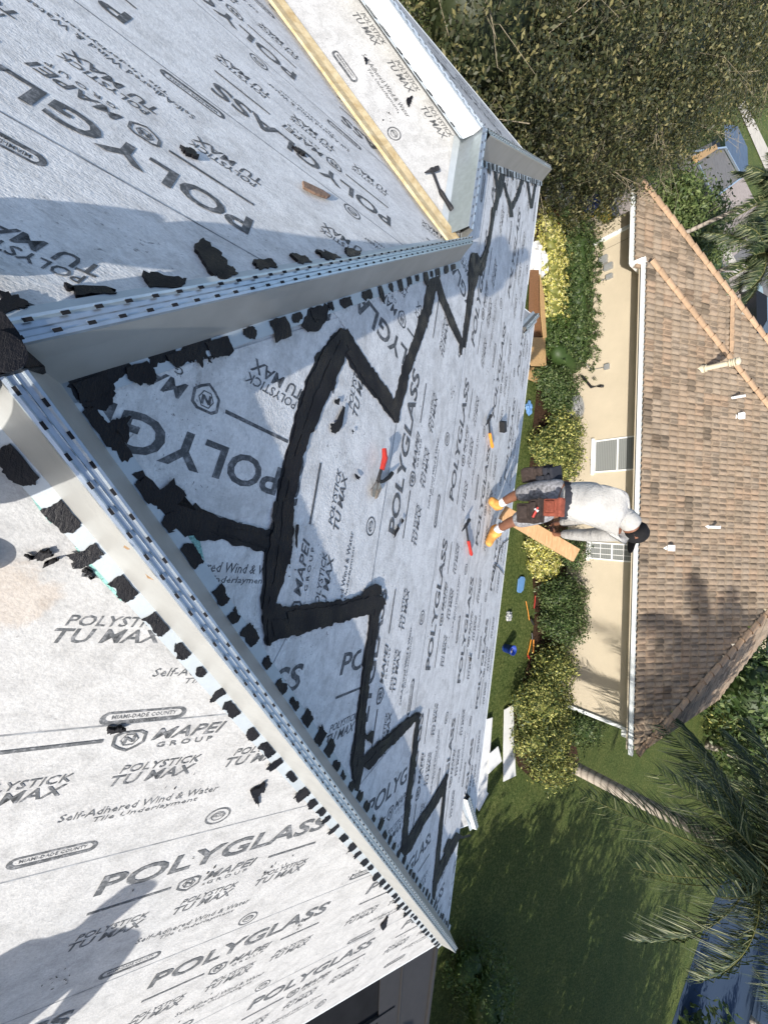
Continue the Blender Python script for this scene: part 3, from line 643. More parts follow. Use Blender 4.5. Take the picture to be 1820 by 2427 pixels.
# screened enclosure below the right eave
sc_ = thing('screen_enclosure', 'dark screened patio enclosure with bronze frame under the right eave', 'enclosure'); zs = -5.5
mb = MB(); mb.prism([(3.9, -4, zs), (10.5, -4, zs), (10.5, 6.62, zs), (3.9, 6.62, zs)], (0, 0, -.01)); mb.build('screen_panel', M['screen'], sc_)
mb = MB(); mb.prism([(3.9, 5.0, zs+.02), (10.5, 5.9, zs+.02), (10.5, 6.62, zs+.02), (3.9, 6.62, zs+.02)], (0, 0, .015)); mb.build('solid_panel', M['bronze'], sc_)
mb = MB(); mb.box((7.2, 6.67, zs), (6.7, .06, .14)); mb.build('gutter', M['bronze'], sc_)
mb = MB(); mb.beam((3.9, 5.6, zs+.05), (10.5, 6.2, zs+.05), .02, .02)
for x in (5.3, 7.4, 9.4): mb.box((x, .9, zs+.02), (.06, 9.8, .06))
mb.box((10.5, 1.3, zs), (.06, 10.6, .08))
for x in (4.0, 7.2, 10.45): mb.box((x, 6.6, (G+zs)/2), (.08, .08, zs-G))
mb.build('frame', M['bronze'], sc_)

# ------------------------------------------------------------------ NEIGHBOUR'S HOUSE
NY = R(7.8304); ND = np.array([math.cos(NY), math.sin(NY), 0]); NN = np.array([-math.sin(NY), math.cos(NY), 0])
def nb(u, n, z): return ND*u+NN*n+np.array([0, 0, z])
TN = math.tan(R(26)); NG = 14.94
nh = thing('neighbour_house', 'single storey cream stucco house with brown barrel tile roof across the side yard', 'house')
NW = 15.74
mb = MB()
def nbox(mb, u0, u1, n0, n1, z0, z1, mi=0): return mb.box(nb((u0+u1)/2, (n0+n1)/2, (z0+z1)/2), (u1-u0, n1-n0, z1-z0), (ND, NN, (0, 0, 1)), mi)
nbox(mb, -11.9, 6.66, NW, 28, G, -6.2); nbox(mb, -12.15, -11.5, NW-.35, NW+.5, G, -7.95); mb.build('wall', M['stucco'], nh)
mb = MB(); nbox(mb, -12.5, -9.3, NG+.05, NW+.3, -6.42, -6.38); nbox(mb, -9.3, 7.1, NG+.1, NW+.3, -6.22, -6.18); mb.build('soffit', M['stucco'], nh)
mb = MB(); nbox(mb, -9.34, -9.22, NG-.12, NW, -6.42, -6.02); mb.build('fascia_return', M['white_paint'], nh)
def tiles(name, poly_un, org_n, z0, uv_dir=(1, 0), pitch=.20, expo=.34, parent=nh, seed=1, flip=False, edge_u=0):
    """barrel tiles on a slope. poly in (a,b): a along the eave, b horizontal distance up the slope from the eave.
    uv_dir function maps (a,b)->world xy"""
    r = np.random.default_rng(seed); H = halfplanes(poly_un); pa = [p[0] for p in poly_un]; pb = [p[1] for p in poly_un]
    cosr = math.cos(math.atan(TN)); db = expo*cosr; V = []; F = []; C = []
    prof = [(0, -.012), (.10, .03), (.28, .058), (.5, .068), (.72, .058), (.90, .03), (1, -.012)]
    nj = int((max(pb)-min(pb))/db)+1; ni = int((max(pa)-min(pa))/pitch)+1
    pal = np.array([(.30, .23, .165), (.31, .24, .175), (.28, .22, .16), (.32, .235, .165), (.27, .215, .16), (.30, .24, .18)])*.84
    for j in range(nj):
        b0 = min(pb)+j*db; 
        pair = None
        for i in range(ni):
            a0 = min(pa)+i*pitch+(0 if j % 2 else 0); c = (a0+pitch/2, b0+db/2)
            if any(nx*c[0]+ny*c[1]-d > .02 for nx, ny, d in H): continue
            if i % 2 == 0 or pair is None: pair = pal[r.integers(len(pal))]*r.uniform(.94, 1.06); dk = r.random() < .06
            ws = int(r.integers(-3, 6)); base = len(V); col = pair*(.62 if dk else 1)*r.uniform(.94, 1.05)
            jz = r.uniform(-.003, .003)
            for e, (bb, lift) in enumerate(((b0-.02, .045), (b0+db, .0))):
                for t_, h in prof: V.append(uv_dir(a0+t_*pitch, bb)+np.array([0, 0, z0+TN*(bb)+h*(1.0 if e == 0 else .8)+lift+jz]))
            n = len(prof)
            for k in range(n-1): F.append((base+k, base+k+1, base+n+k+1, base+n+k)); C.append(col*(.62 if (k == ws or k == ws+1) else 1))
            # front lip of the tile
            b2_ = len(V)
            for t_, h in prof: V.append(uv_dir(a0+t_*pitch, b0-.02)+np.array([0, 0, z0+TN*(b0-.02)+h-.02+.0]))
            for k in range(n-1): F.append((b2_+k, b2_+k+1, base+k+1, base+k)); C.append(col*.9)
    o = raw_mesh(name, np.array(V), np.array(F), M['tile'], parent, tint=np.array(C)); return o
front_map = lambda a, b: nb(a, NG+b, 0)[:3]*np.array([1, 1, 0])
UR, UL, UM = 7.2, -9.4, -1.1; HW = (UR-UL)/2
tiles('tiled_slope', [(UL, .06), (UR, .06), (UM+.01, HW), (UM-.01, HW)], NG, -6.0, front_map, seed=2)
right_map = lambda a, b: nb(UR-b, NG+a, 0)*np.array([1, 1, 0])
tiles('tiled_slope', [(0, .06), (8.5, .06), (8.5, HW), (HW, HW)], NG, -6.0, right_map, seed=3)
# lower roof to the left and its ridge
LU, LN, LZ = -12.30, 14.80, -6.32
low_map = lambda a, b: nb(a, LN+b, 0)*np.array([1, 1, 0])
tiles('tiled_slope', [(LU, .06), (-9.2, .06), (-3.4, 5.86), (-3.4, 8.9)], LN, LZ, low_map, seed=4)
def cap_line(a, b, rad=.13, parent=nh, step=.42, name='hip_caps'):
    a = np.array(a, float); b = np.array(b, float); d = b-a; L = np.linalg.norm(d); d /= L; sd = np.cross(d, (0, 0, 1)); sd /= np.linalg.norm(sd); up = np.cross(sd, d); V = []; F = []; C = []
    n = 7; k = 0; x = 0
    while x < L:
        c0 = a+d*x; c1 = a+d*min(L, x+step+.04); base = len(V); r0, r1 = rad*1.08, rad*.92; col = np.array([.38, .26, .165])*random.uniform(.85, 1.12)
        for c, r_ in ((c0, r0), (c1, r1)):
            for i in range(n): t_ = math.pi*i/(n-1); V.append(c+sd*math.cos(t_)*r_+up*(math.sin(t_)*r_*.85+(.02 if r_ == r0 else .0)))
        for i in range(n-1): F.append((base+i, base+i+1, base+n+i+1, base+n+i)); C.append(col)
        V.append(c0); F.append((base, base+2, base+4, base+6)); C.append(col*.9); x += step
    return raw_mesh(name, np.array(V), np.array(F), M['tile'], parent, tint=np.array(C))
up_ = .05
cap_line(nb(UR-.1, NG+.1, -6.0+TN*.1+up_), nb(UM, NG+HW, -6+TN*HW+up_)); cap_line(nb(UL+.15, NG+.15, -6.0+TN*.15+up_), nb(UM, NG+HW, -6+TN*HW+up_))
cap_line(nb(LU+.1, LN+.1, LZ+TN*.1+up_), nb(LU+8.9, LN+8.9, LZ+TN*8.9+up_)); cap_line(nb(-8.7, LN+3.6, LZ+TN*3.6+up_), nb(-6.6, LN+3.6, LZ+TN*3.6+up_), .11, name='ridge_caps')
def gutter(u0, u1, n, z, parent=nh):
    mb = MB(); prof = [(0, .02), (0, -.02), (.005, -.11), (.09, -.13), (.11, -.13), (.11, 0)]
    vs = [nb(u, n+q, z+h) for u in (u0, u1) for q, h in prof]; k = len(prof)
    mb.add(vs, [(i, i+1, k+i+1, k+i) for i in range(k-1)]); mb.add(vs, [tuple(range(k)), tuple(range(k, 2*k))][:0] or [(0, 1, 2, 3, 4, 5), (6, 7, 8, 9, 10, 11)])
    nbox(mb, u0, u1, n-.012, n+.004, z+.012, z+.026); nbox(mb, u0, u1, n+.04, n+.052, z-.05, z-.045); nbox(mb, u0, u1, n-.006, n+.001, z-.072, z-.060)
    nbox(mb, u0, u1, n+.11, n+.13, z-.15, z+.0); return mb.build('gutter', M['white_metal'], parent)
gutter(UL, UR, NG, -6.0); gutter(LU, -9.3, LN-.03, LZ)
mb = MB(); nbox(mb, -11.33, -11.22, NW-.09, NW, -8.5, -6.75); mb.beam(nb(-11.28, NW-.05, -6.76), nb(-11.15, LN+.06, -6.45), .1, .07); mb.build('downspout', M['white_metal'], nh)
mb = MB(); nbox(mb, 6.66, 6.78, NW-.08, NW+.02, G, -6.6); nbox(mb, 6.66, 7.0, NW-.12, NW+.04, -6.62, -6.48); mb.build('downspout', M['white_metal'], nh)
mb = MB(); nbox(mb, -10.88, -10.87, NW-.004, NW, -8.3, -6.35); mb.build('control_joint', M['bronze'], nh)
def window(u0, u1, z0, z1, mull, grid=False):
    mb = MB(); t_ = .05; n0 = NW-.03
    for a in ((u0, u0+t_, z0, z1), (u1-t_, u1, z0, z1), (u0+t_, u1-t_, z0, z0+t_), (u0+t_, u1-t_, z1-t_, z1), (u0+t_, u1-t_, mull-.025, mull+.025)): nbox(mb, a[0], a[1], n0, NW+.02, a[2], a[3])
    nbox(mb, u0-.08, u1+.08, n0-.05, NW+.01, z0-.09, z0-.005)
    if grid:
        for k in (1, 2): uu = u0+(u1-u0)*k/3; nbox(mb, uu-.01, uu+.01, n0+.008, NW-.004, z0+t_, z1-t_)
        for zz in ((z0+mull)/2, (z1+mull)/2): nbox(mb, u0+t_, u1-t_, n0+.010, NW-.004, zz-.01, zz+.01)
    wo = mb.build('window', M['white_paint'], nh)
    mb = MB(); nbox(mb, u0+t_, u1-t_, NW-.012, NW-.008, z0+t_, z1-t_); mb.build('pane', M['blind'], wo); return wo
window(-3.52, -2.29, -7.90, -6.35, -7.05); window(.33, .97, -7.98, -6.35, -7.15, True)
for (u, z, s1, s2) in ((-10.1, -7.55, .22, .3), (-10.45, -7.75, .3, .3), (-9.70, -7.50, .16, .22)):
    mb = MB(); nbox(mb, u-s1/2, u+s1/2, NW-.12, NW, z-s2/2, z+s2/2); nbox(mb, u-.015, u+.015, NW-.04, NW, G+.3, z-s2/2); mb.build('electric_box', M['grey_metal'], nh, bevel=.008)
mb = MB(); nbox(mb, -6.36, -6.16, NW-.08, NW, -7.60, -7.42); mb.tube([nb(-6.26, NW-.04, -7.6), nb(-6.3, NW-.05, -8.1), nb(-6.6, NW-.1, -8.3)], .015); mb.build('disconnect_box', M['grey_metal'], nh)
mb = MB(); mb.tube([nb(-5.55, NW-.03, -7.62), nb(-5.55, NW-.09, -7.68), nb(-5.6, NW-.09, -8.05), nb(-6.1, NW-.12, -8.4)], .05); mb.build('pipe_cover', M['black'], nh)
# roof penetrations
def roof_z(n): return -6.0+TN*(n-NG)
fl = thing_part('flue_pipe', nh); fu, fn = -5.80, 17.02; fz = roof_z(fn)
mb = MB(); b0 = nb(fu, fn, fz-.1); mb.tube([b0, b0+[0, 0, .22]], [.16, .13], 20); mb.tube([b0+[0, 0, .2], b0+[0, 0, 1.02]], .085, 20); mb.tube([b0+[0, 0, .25], b0+[0, 0, .28]], .125, 20)
for z_, r_ in ((.90, .13), (.97, .12), (1.02, .135), (1.08, .12)): mb.tube([b0+[0, 0, z_], b0+[0, 0, z_+.035]], r_, 20)
mb.tube([b0+[0, 0, 1.1], b0+[0, 0, 1.16], b0+[0, 0, 1.19]], [.13, .12, .05], 20); mb.build('pipe', M['cream_paint'], fl)
def vent(u, n, h, r_, name='vent_pipe', hood=False):
    mb = MB(); z = roof_z(n); b = nb(u, n, z-.05); mb.tube([b, b+[0, 0, .1]], [r_*2, r_*1.3], 14)
    if hood: nbox(mb, u-.10, u+.10, n-.10, n+.06, z+.08, z+.24)
    else: mb.tube([b, b+[0, 0, h]], r_, 14)
    mb.build(name, M['white_paint'], nh)
vent(-4.92, 18.11, .50, .045); vent(-4.30, 18.4, .3, .06, 'roof_vent', True); vent(-.39, 17.40, .42, .05); vent(.38, 15.95, .3, .06, 'roof_vent', True)
# another house far behind and on the right
fh = thing('far_house', 'cream house with dark windows beyond the trees at the far right of the tiled roof', 'house')
mb = MB(); c = at_y(1815, 1500, 44); mb.box((c[0]-4, 48, -6.6), (12, 8, 4.6)); mb.build('wall', M['stucco'], fh)
mb = MB()
for k in range(4): mb.box((c[0]-7.5+k*2.8, 43.97, -7.2), (1.9, .08, 1.6))
mb.build('window', M['glass'], fh); mb = MB(); mb.prism([(c[0]-11, 43, -4.3), (c[0]+3, 43, -4.3), (c[0]-1, 48, -2.2), (c[0]-7, 48, -2.2)], (0, 0, .15)); mb.build('roof', M['terracotta'], fh)
ac = thing('air_conditioner', 'round grey air conditioning unit against the cream wall between bushes', 'air conditioner')
p = gz(1372, 962, -8.1); p = nb(p @ ND, min(p @ NN, NW-.55), 0); mb = MB(); mb.tube([(p[0], p[1], G), (p[0], p[1], -8.12)], .42, 24); mb.build('body', M['grey_metal'], ac)
mb = MB(); 
for r_ in (.12, .2, .28, .36): mb.tube([(p[0]+r_*math.cos(a), p[1]+r_*math.sin(a), -8.1) for a in np.linspace(0, 2*math.pi, 20)], .008, 5)
for a in np.linspace(0, math.pi, 7)[:-1]: mb.tube([(p[0]-.38*math.cos(a), p[1]-.38*math.sin(a), -8.1), (p[0]+.38*math.cos(a), p[1]+.38*math.sin(a), -8.1)], .006, 5)
mb.build('fan_guard', M['grey_metal'], ac)
mb = MB()
for a in range(4): mb.box((p[0]+.15*math.cos(a*1.57), p[1]+.15*math.sin(a*1.57), -8.112), (.24, .1, .006), ((math.cos(a*1.57), math.sin(a*1.57), .0), (-math.sin(a*1.57), math.cos(a*1.57), .2), (0, 0, 1)))
mb.build('fan_blades', M['dark'], ac)

# ------------------------------------------------------------------ GROUND
def flat(name, pts, z, m, kind='structure'):
    mb = MB(); mb.add([(p[0], p[1], z) for p in pts], [tuple(range(len(pts)))]); o = mb.build(name, m, triangulate=True); 
    if o.data.polygons[0].normal.z < 0: o.data.flip_normals()
    if kind: o['kind'] = kind
    return o
flat('ground', [(-400, -300), (400, -300), (400, 500), (-400, 500)], G, M['lawn'])
bed = [gz(*p)[:2] for p in [(1262, 560), (1270, 700), (1278, 860), (1262, 1000), (1250, 1150), (1252, 1250), (1260, 1370), (1266, 1450), (1258, 1540), (1236, 1620), (1218, 1700), (1216, 1780), (1226, 1815), (1262, 1848), (1310, 1862), (1345, 1850), (1370, 1800)]]
bed += [(p[0], p[1]) for p in (nb(6.6, NW+.3, 0), nb(-12.5, NW+.3, 0), nb(-14, NW-1.2, 0))]
flat('mulch_bed', bed, G+.02, M['mulch'])
flat('mulch_under_tree', [gz(*p)[:2] for p in [(1000, -80), (1120, 120), (1230, 420), (1262, 560), (1400, 545), (1470, 470), (1500, 300), (1480, -80)]], G+.015, M['mulch'])
def gpx(name, pts, z, m): return flat(name, [gz(*p)[:2] for p in pts], z, m)
gpx('road', [(1600, 380), (1700, 330), (1820, 620), (1980, 1000), (1980, 1060), (1800, 800), (1640, 560)], G+.006, M['asphalt'])
gpx('driveway', [(1640, 380), (1760, 420), (1800, 500), (1790, 560), (1700, 640), (1640, 560)], G+.012, M['paver'])
gpx('pavement', [(1744, 250), (1762, 240), (1840, 400), (1850, 470), (1836, 460)], G+.05, M['concrete'])
gpx('path', [(1660, 520), (1680, 515), (1850, 800), (1830, 800)], G+.04, M['concrete'])
gpx('driveway', [(1715, 640), (1770, 620), (1830, 740), (1850, 900), (1760, 760)], G+.018, M['paver'])
gpx('path', [(1440, 490), (1490, 440), (1560, 430), (1530, 560), (1470, 560)], G+.03, M['paver'])
flat('water', [(18.3, 39.2), (20.4, 35.5), (23.1, 31.6), (30, 22), (60, 0), (200, 60), (120, 200), (30, 90), (20, 55)], G+.01, M['water'])

# ------------------------------------------------------------------ FOLIAGE
PAL = dict(dark=[(.045, .080, .022), (.065, .105, .030), (.10, .14, .042), (.030, .055, .018), (.16, .20, .08)],
           mid=[(.05, .09, .022), (.08, .13, .03), (.10, .15, .04)],
           yellow=[(.62, .56, .14), (.70, .64, .24), (.48, .46, .10), (.14, .18, .04), (.66, .62, .32)],
           olive=[(.14, .17, .045), (.30, .31, .08), (.07, .10, .03), (.52, .50, .16), (.05, .08, .025)],
           oak=[(.034, .045, .018), (.050, .060, .022), (.085, .088, .034), (.20, .18, .075), (.055, .060, .024), (.045, .045, .02)],
           croton=[(.50, .33, .04), (.35, .22, .04), (.10, .13, .03), (.6, .42, .06)],
           feather=[(.10, .14, .045), (.14, .18, .06), (.07, .11, .035)])
def leaf_quads(P, N, size, jit=.5):
    n = len(P); a = rng.normal(size=(n, 3)); N = N+a*.7; N /= np.linalg.norm(N, axis=1)[:, None]
    t1 = np.cross(N, rng.normal(size=(n, 3))); t1 /= np.linalg.norm(t1, axis=1)[:, None]+1e-9; t2 = np.cross(N, t1)
    s = size*rng.uniform(1-jit, 1+jit, (n, 1)); L = t1*s; W_ = t2*s*.42
    V = np.stack([P-L, P+W_, P+L, P-W_], 1).reshape(-1, 3); return V, np.arange(4*n).reshape(-1, 4)
def foliage(name, blobs, n, size, pal, parent=None, clump=.30, per=26, box=False, core=.66, fill=.35):
    """blobs: (cx,cy,cz,rx,ry,rz)"""
    B = np.array(blobs, float); vol = (B[:, 3]*B[:, 4]+B[:, 4]*B[:, 5]+B[:, 3]*B[:, 5]); vol /= vol.sum(); Ps = []; Ns = []
    for b, f in zip(B, vol):
        k = max(4, int(n*f/per)); d = rng.normal(size=(k, 3)); d /= np.linalg.norm(d, axis=1)[:, None]
        if box: m_ = np.abs(d).max(1, keepdims=True); d = d/m_*np.minimum(1, m_+.35)
        rr = np.where(rng.random((k, 1)) < fill, rng.uniform(.5, .9, (k, 1)), rng.uniform(.88, 1.06, (k, 1)))
        C = b[:3]+d*rr*b[3:]; sg = clump*rng.uniform(.5, 1.2, (k, 1, 1))*np.minimum(1, b[3:].min()/.6)
        off = rng.normal(size=(k, per, 3))*sg*np.array([1, 1, .7])
        Ps.append((C[:, None]+off).reshape(-1, 3)); Ns.append((np.repeat(d, per, 0)*.6+off.reshape(-1, 3)*1.2+[0, 0, .35]))
    P = np.concatenate(Ps); N = np.concatenate(Ns); keep = P[:, 2] > G+.02; P, N = P[keep], N[keep]
    V, F = leaf_quads(P, N, size); pl = np.array(PAL[pal]); cid = rng.integers(0, len(pl), len(P)); T_ = pl[cid]*rng.uniform(.75, 1.25, (len(P), 1))
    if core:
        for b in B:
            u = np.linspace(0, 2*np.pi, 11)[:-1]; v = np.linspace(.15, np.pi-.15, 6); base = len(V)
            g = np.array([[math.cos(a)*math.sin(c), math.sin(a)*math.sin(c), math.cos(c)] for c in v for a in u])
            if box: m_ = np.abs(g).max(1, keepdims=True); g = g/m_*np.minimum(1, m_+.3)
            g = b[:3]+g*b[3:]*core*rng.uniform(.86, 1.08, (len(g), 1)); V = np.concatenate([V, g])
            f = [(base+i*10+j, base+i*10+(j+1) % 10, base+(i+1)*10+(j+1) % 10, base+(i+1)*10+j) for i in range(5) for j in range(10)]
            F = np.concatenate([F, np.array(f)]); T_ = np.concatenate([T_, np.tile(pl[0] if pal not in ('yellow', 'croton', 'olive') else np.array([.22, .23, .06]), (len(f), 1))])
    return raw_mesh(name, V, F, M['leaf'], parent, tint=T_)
def img_blob(cx, cy, ex, ey, h, zc=None):
    """blob whose centre is seen at (cx,cy) with extents ex (up in the world) and ey (along X) in photo pixels, height h"""
    zc = G+h/2 if zc is None else zc; c = gz(cx, cy, zc); dep = MC[2] @ c; rx = ey*dep/FPX/2; phi = math.atan2(-c[2], math.hypot(c[0], c[1]))
    e = ex*dep/FPX/2; ry2 = max(.15, e*e-(h/2*math.cos(phi))**2)**.5/math.sin(phi); return (c[0], c[1], zc, rx, max(.25, min(ry2, 3)), h/2)
def bush(specs, n, pal, label, name='bush', box=False, size=.045, clump=.16, cat='bush', group=None):
    bl = [img_blob(*s) for s in specs]; o = foliage(name, bl, n, size, pal, None, clump, 22, box, .58 if box else .62); return tag(o, label, cat, group)
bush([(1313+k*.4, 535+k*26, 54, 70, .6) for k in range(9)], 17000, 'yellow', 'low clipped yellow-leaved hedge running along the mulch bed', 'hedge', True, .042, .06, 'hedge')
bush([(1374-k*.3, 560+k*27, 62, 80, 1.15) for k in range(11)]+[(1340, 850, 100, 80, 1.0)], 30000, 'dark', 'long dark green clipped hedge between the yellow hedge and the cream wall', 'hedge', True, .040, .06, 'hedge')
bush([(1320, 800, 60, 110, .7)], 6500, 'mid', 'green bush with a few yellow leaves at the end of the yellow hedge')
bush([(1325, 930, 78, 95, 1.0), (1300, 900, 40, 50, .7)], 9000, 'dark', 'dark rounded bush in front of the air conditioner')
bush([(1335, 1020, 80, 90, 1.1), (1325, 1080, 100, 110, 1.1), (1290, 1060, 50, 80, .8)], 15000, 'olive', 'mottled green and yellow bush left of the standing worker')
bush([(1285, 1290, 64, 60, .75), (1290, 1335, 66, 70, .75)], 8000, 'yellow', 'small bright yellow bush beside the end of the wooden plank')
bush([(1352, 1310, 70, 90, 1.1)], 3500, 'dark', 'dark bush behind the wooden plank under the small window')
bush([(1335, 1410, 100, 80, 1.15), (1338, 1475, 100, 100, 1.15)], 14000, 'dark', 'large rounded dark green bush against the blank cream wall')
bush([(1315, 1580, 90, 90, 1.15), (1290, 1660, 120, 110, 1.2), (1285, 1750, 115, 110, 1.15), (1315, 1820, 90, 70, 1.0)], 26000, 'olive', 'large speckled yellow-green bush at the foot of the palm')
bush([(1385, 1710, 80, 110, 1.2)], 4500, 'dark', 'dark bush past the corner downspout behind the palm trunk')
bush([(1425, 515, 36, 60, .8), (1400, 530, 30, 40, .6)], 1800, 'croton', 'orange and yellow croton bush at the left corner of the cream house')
bush([(1150, 2380, 120, 260, 1.6), (1110, 2290, 60, 90, 1.0)], 5000, 'mid', 'shaded shrubs below the roof corner by the screened enclosure')
bush([(1690, 640, 60, 200, 1.2)], 3500, 'dark', 'dark hedge behind the left hip of the tiled roof')
def bez(a, b, sag, n=6): a = np.array(a, float); b = np.array(b, float); return [a+(b-a)*t_+np.array([0, 0, sag*math.sin(math.pi*t_)]) for t_ in np.linspace(0, 1, n)]
def tree(label, blobs, base, n, size, pal, trunk_r=.2, twigs=60, clump=.32, core=.5, name='tree', group=None, fill=.45, per=26):
    t = thing(name, label, 'tree', group); base = np.array(base[:3], float); foliage('crown', blobs, n, size, pal, t, clump, per, False, core, fill)
    top = np.mean([b[:3] for b in blobs], 0); mb = MB(); fork = base*[1, 1, 0]+[0, 0, G+(top[2]-G)*.45]+(top-base)*[.2, .2, 0]
    mb.tube([base*[1, 1, 0]+[0, 0, G], (base*[1, 1, 0]+[0, 0, G]+fork)/2, fork], [trunk_r*1.25, trunk_r, trunk_r*.8], 10)
    for b in blobs:
        e = np.array(b[:3]); mb.tube(bez(fork, e, .3), list(np.linspace(trunk_r*.5, .03, 6)), 7)
    if twigs:
        for k in range(twigs):
            b = blobs[random.randrange(len(blobs))]; d = rng.normal(size=3); d /= np.linalg.norm(d); c = np.array(b[:3])+d*np.array(b[3:])*random.uniform(.55, .9); e = c+(d+rng.normal(size=3)*.7)*random.uniform(.35, 1.0)
            mid = (c+e)/2+rng.normal(size=3)*.1; w0 = random.uniform(.3, .8); mb.tube([c, mid, e], [.014*w0, .010*w0, .004*w0], 4, 1, cap=False)
            for q_ in range(5):
                f_ = random.uniform(.25, .95); a_ = c+(e-c)*f_; mb.tube([a_, a_+(e-c)*.25+rng.normal(size=3)*.12, a_+(e-c)*.4+rng.normal(size=3)*.22], [.006*w0, .005*w0, .003*w0], 3, 1, cap=False)
    mb.build('trunk', [M['bark'], M['twig']], t)
    return t
def sph(cx, cy, z, r, sq=.8): c = gz(cx, cy, z); return (c[0], c[1], z, r, r, r*sq)
big = [sph(1130, 10, -4.6, 2.2), sph(1215, 110, -5.2, 2.2), sph(1290, 260, -6.2, 1.9), sph(1400, 100, -4.8, 2.6), sph(1560, 90, -4.4, 2.8), sph(1710, 40, -4.4, 3.0), sph(1480, 260, -5.8, 2.3), sph(1400, 400, -7.0, 1.7), sph(1270, 390, -7.3, 1.3), sph(1600, 230, -5.6, 1.9), sph(1790, 160, -5.0, 2.0), sph(1330, -60, -4.5, 2.8), sph(1600, -60, -4.2, 3)]
tree('sprawling dark oak with pale bare twigs beyond the left end of the roof', big, (-14, 7, G), 270000, .042, 'oak', .3, 260, .26, .45, fill=.5, per=70)
sm = [sph(1640, 520, -7.4, 1.6), sph(1600, 470, -7.8, 1.2), sph(1680, 560, -7.5, 1.4)]
tree('feathery pale green shrub tree beside the driveway behind the left tile hip', sm, sm[0], 12000, .09, 'feather', .1, 20, .35, .4)
tree('dark broad tree in the shade to the right of the far tile slope', [sph(1775, 1640, -6.5, 3.0), sph(1800, 1760, -6.5, 3.0), sph(1760, 1560, -7.2, 1.6)], sph(1775, 1660, -6.5, 3), 9000, .16, 'dark', .2, 20, .4, .6)
tree('dark broad tree behind the tall palm at the right edge', [sph(1830, 1900, -6.8, 3.2), sph(1850, 2060, -6.8, 3.2)], sph(1830, 1900, -6.5, 3), 9000, .16, 'dark', .2, 10, .4, .6)
tree('small fern-like shrub at the shaded end of the tiled roof', [sph(1725, 1680, -7.6, 1.2)], sph(1725, 1680, -7.6, 1), 2500, .12, 'olive', .06, 8, .3, .4)
tree('bushy tree on the far bank of the lake', [sph(1665, 2500, -8.0, 2.2), sph(1740, 2560, -8.0, 2.2)], sph(1700, 2520, -8, 2), 3000, .2, 'dark', .2, 0, .5, .6)
# trees outside the frame on the sunny side: their shade falls on the lawn
for i, (x, y, h, r_) in enumerate(((13.5, 3.0, 6.5, 3.2), (17, 9, 6.4, 3.4), (19, 2.5, 8.5, 3.8), (23, 12, 8.0, 3.8), (24, 6, 10, 4.2), (28, 18, 9, 4.5), (32, 11, 12, 5.0), (14.5, -2.5, 7.5, 3.2), (17.5, 9.8, 6.8, 3.3), (19.5, 11.8, 8.0, 3.2), (24, 16, 9, 3.6), (20.5, 18.5, 6.6, 3.3), (25.5, 22.5, 8, 3.8))):
    tree(f'leafy shade tree on the sunny side, {["nearest the enclosure", "nearest the lawn", "behind the nearest one", "half way to the lake", "tall one behind the lawn", "by the lake", "tallest one", "beside the enclosure wall", "in the middle of the lawn side", "nearer the water", "at the water edge", "between the lawn and the tall palm", "second from the water"][i]}', [(x, y, G+h-r_*.7, r_, r_, r_*.75), (x+1.2, y+1, G+h-r_, r_*.7, r_*.7, r_*.5)], (x, y, G), 5200, .15, 'mid', .2, 0, .42, 0, fill=.6, per=50, group='shade trees beside the house')

# palms
def frond(mb, base, az, elev, L, droop, n=80, lw=.034, ll=.55, seed=0):
    r = random.Random(seed); base = np.array(base, float); h = np.array([math.cos(az), math.sin(az), 0]); side = np.array([-h[1], h[0], 0]); pts = []
    for k in range(n+1):
        t_ = k/n; pts.append(base+h*L*(t_*math.cos(elev)*(1-.12*t_))+np.array([0, 0, L*(t_*math.sin(elev)-droop*t_*t_)]))
    mb.tube(pts[::3]+[pts[-1]], list(np.linspace(.03, .006, len(pts[::3])+1)), 5, 1)
    for k in range(3, n+1):
        t_ = k/n; p = pts[k]; d = pts[k]-pts[k-1]; d /= np.linalg.norm(d); l = ll*(.35+1.0*math.sin(math.pi*min(1, t_*.92+.08)))*r.uniform(.85, 1.1)
        for s in (-1, 1):
            o = side*s*r.uniform(.55, .85)+d*r.uniform(.35, .75)+np.array([0, 0, r.uniform(-.35, .2)]); o /= np.linalg.norm(o); e1 = p+o*l*.55; e2_ = p+o*l+np.array([r.gauss(0, .03), r.gauss(0, .03), -l*r.uniform(.25, .75)])
            wv = np.cross(o, (0, 0, 1)); wv /= np.linalg.norm(wv)+1e-9; wv = wv*lw+np.array([0, 0, .3*lw])
            col = (.06*r.uniform(.7, 1.5), .095*r.uniform(.7, 1.4), .028, 1) if r.random() > .08 else (.22, .19, .08, 1)
            mb.add([p-wv*.4, p+wv*.4, e1+wv*.5, e1-wv*.5], [(0, 1, 2, 3)], 0, col); mb.add([e1-wv*.5, e1+wv*.5, e2_], [(0, 1, 2)], 0, col)
def palm(label, x, y, h, L=2.6, nf=16, tr=.16, seed=1, group='palms', ll=.55):
    t = thing('palm_tree', label, 'palm tree', group, (x, y, G)); r = random.Random(seed); t.location = (x, y, G)
    mb = MB(); pts = [(0, 0, 0), (0, 0, .3), (.01, 0, h*.5), (.0, .02, h*.92), (0, 0, h)]; mb.tube(pts, [tr*1.45, tr*1.1, tr, tr*.85, tr*.9], 16); mb.build('trunk', M['palm_bark'], t, smooth=True)
    for k in range(nf):
        mb = MB(); az = k*2.399+r.uniform(-.2, .2); lev = k/nf; frond(mb, (0, 0, h+.1*r.random()), az, 1.25-1.45*lev+r.uniform(-.1, .1), L*r.uniform(.85, 1.1), .28+.35*lev, seed=seed*99+k, ll=ll)
        n = len(mb.f); mb.c = mb.c if len(mb.c) == n else None
        if mb.c is None:
            mb.c = []; 
        f_ = build_frond(mb, t)
    return t
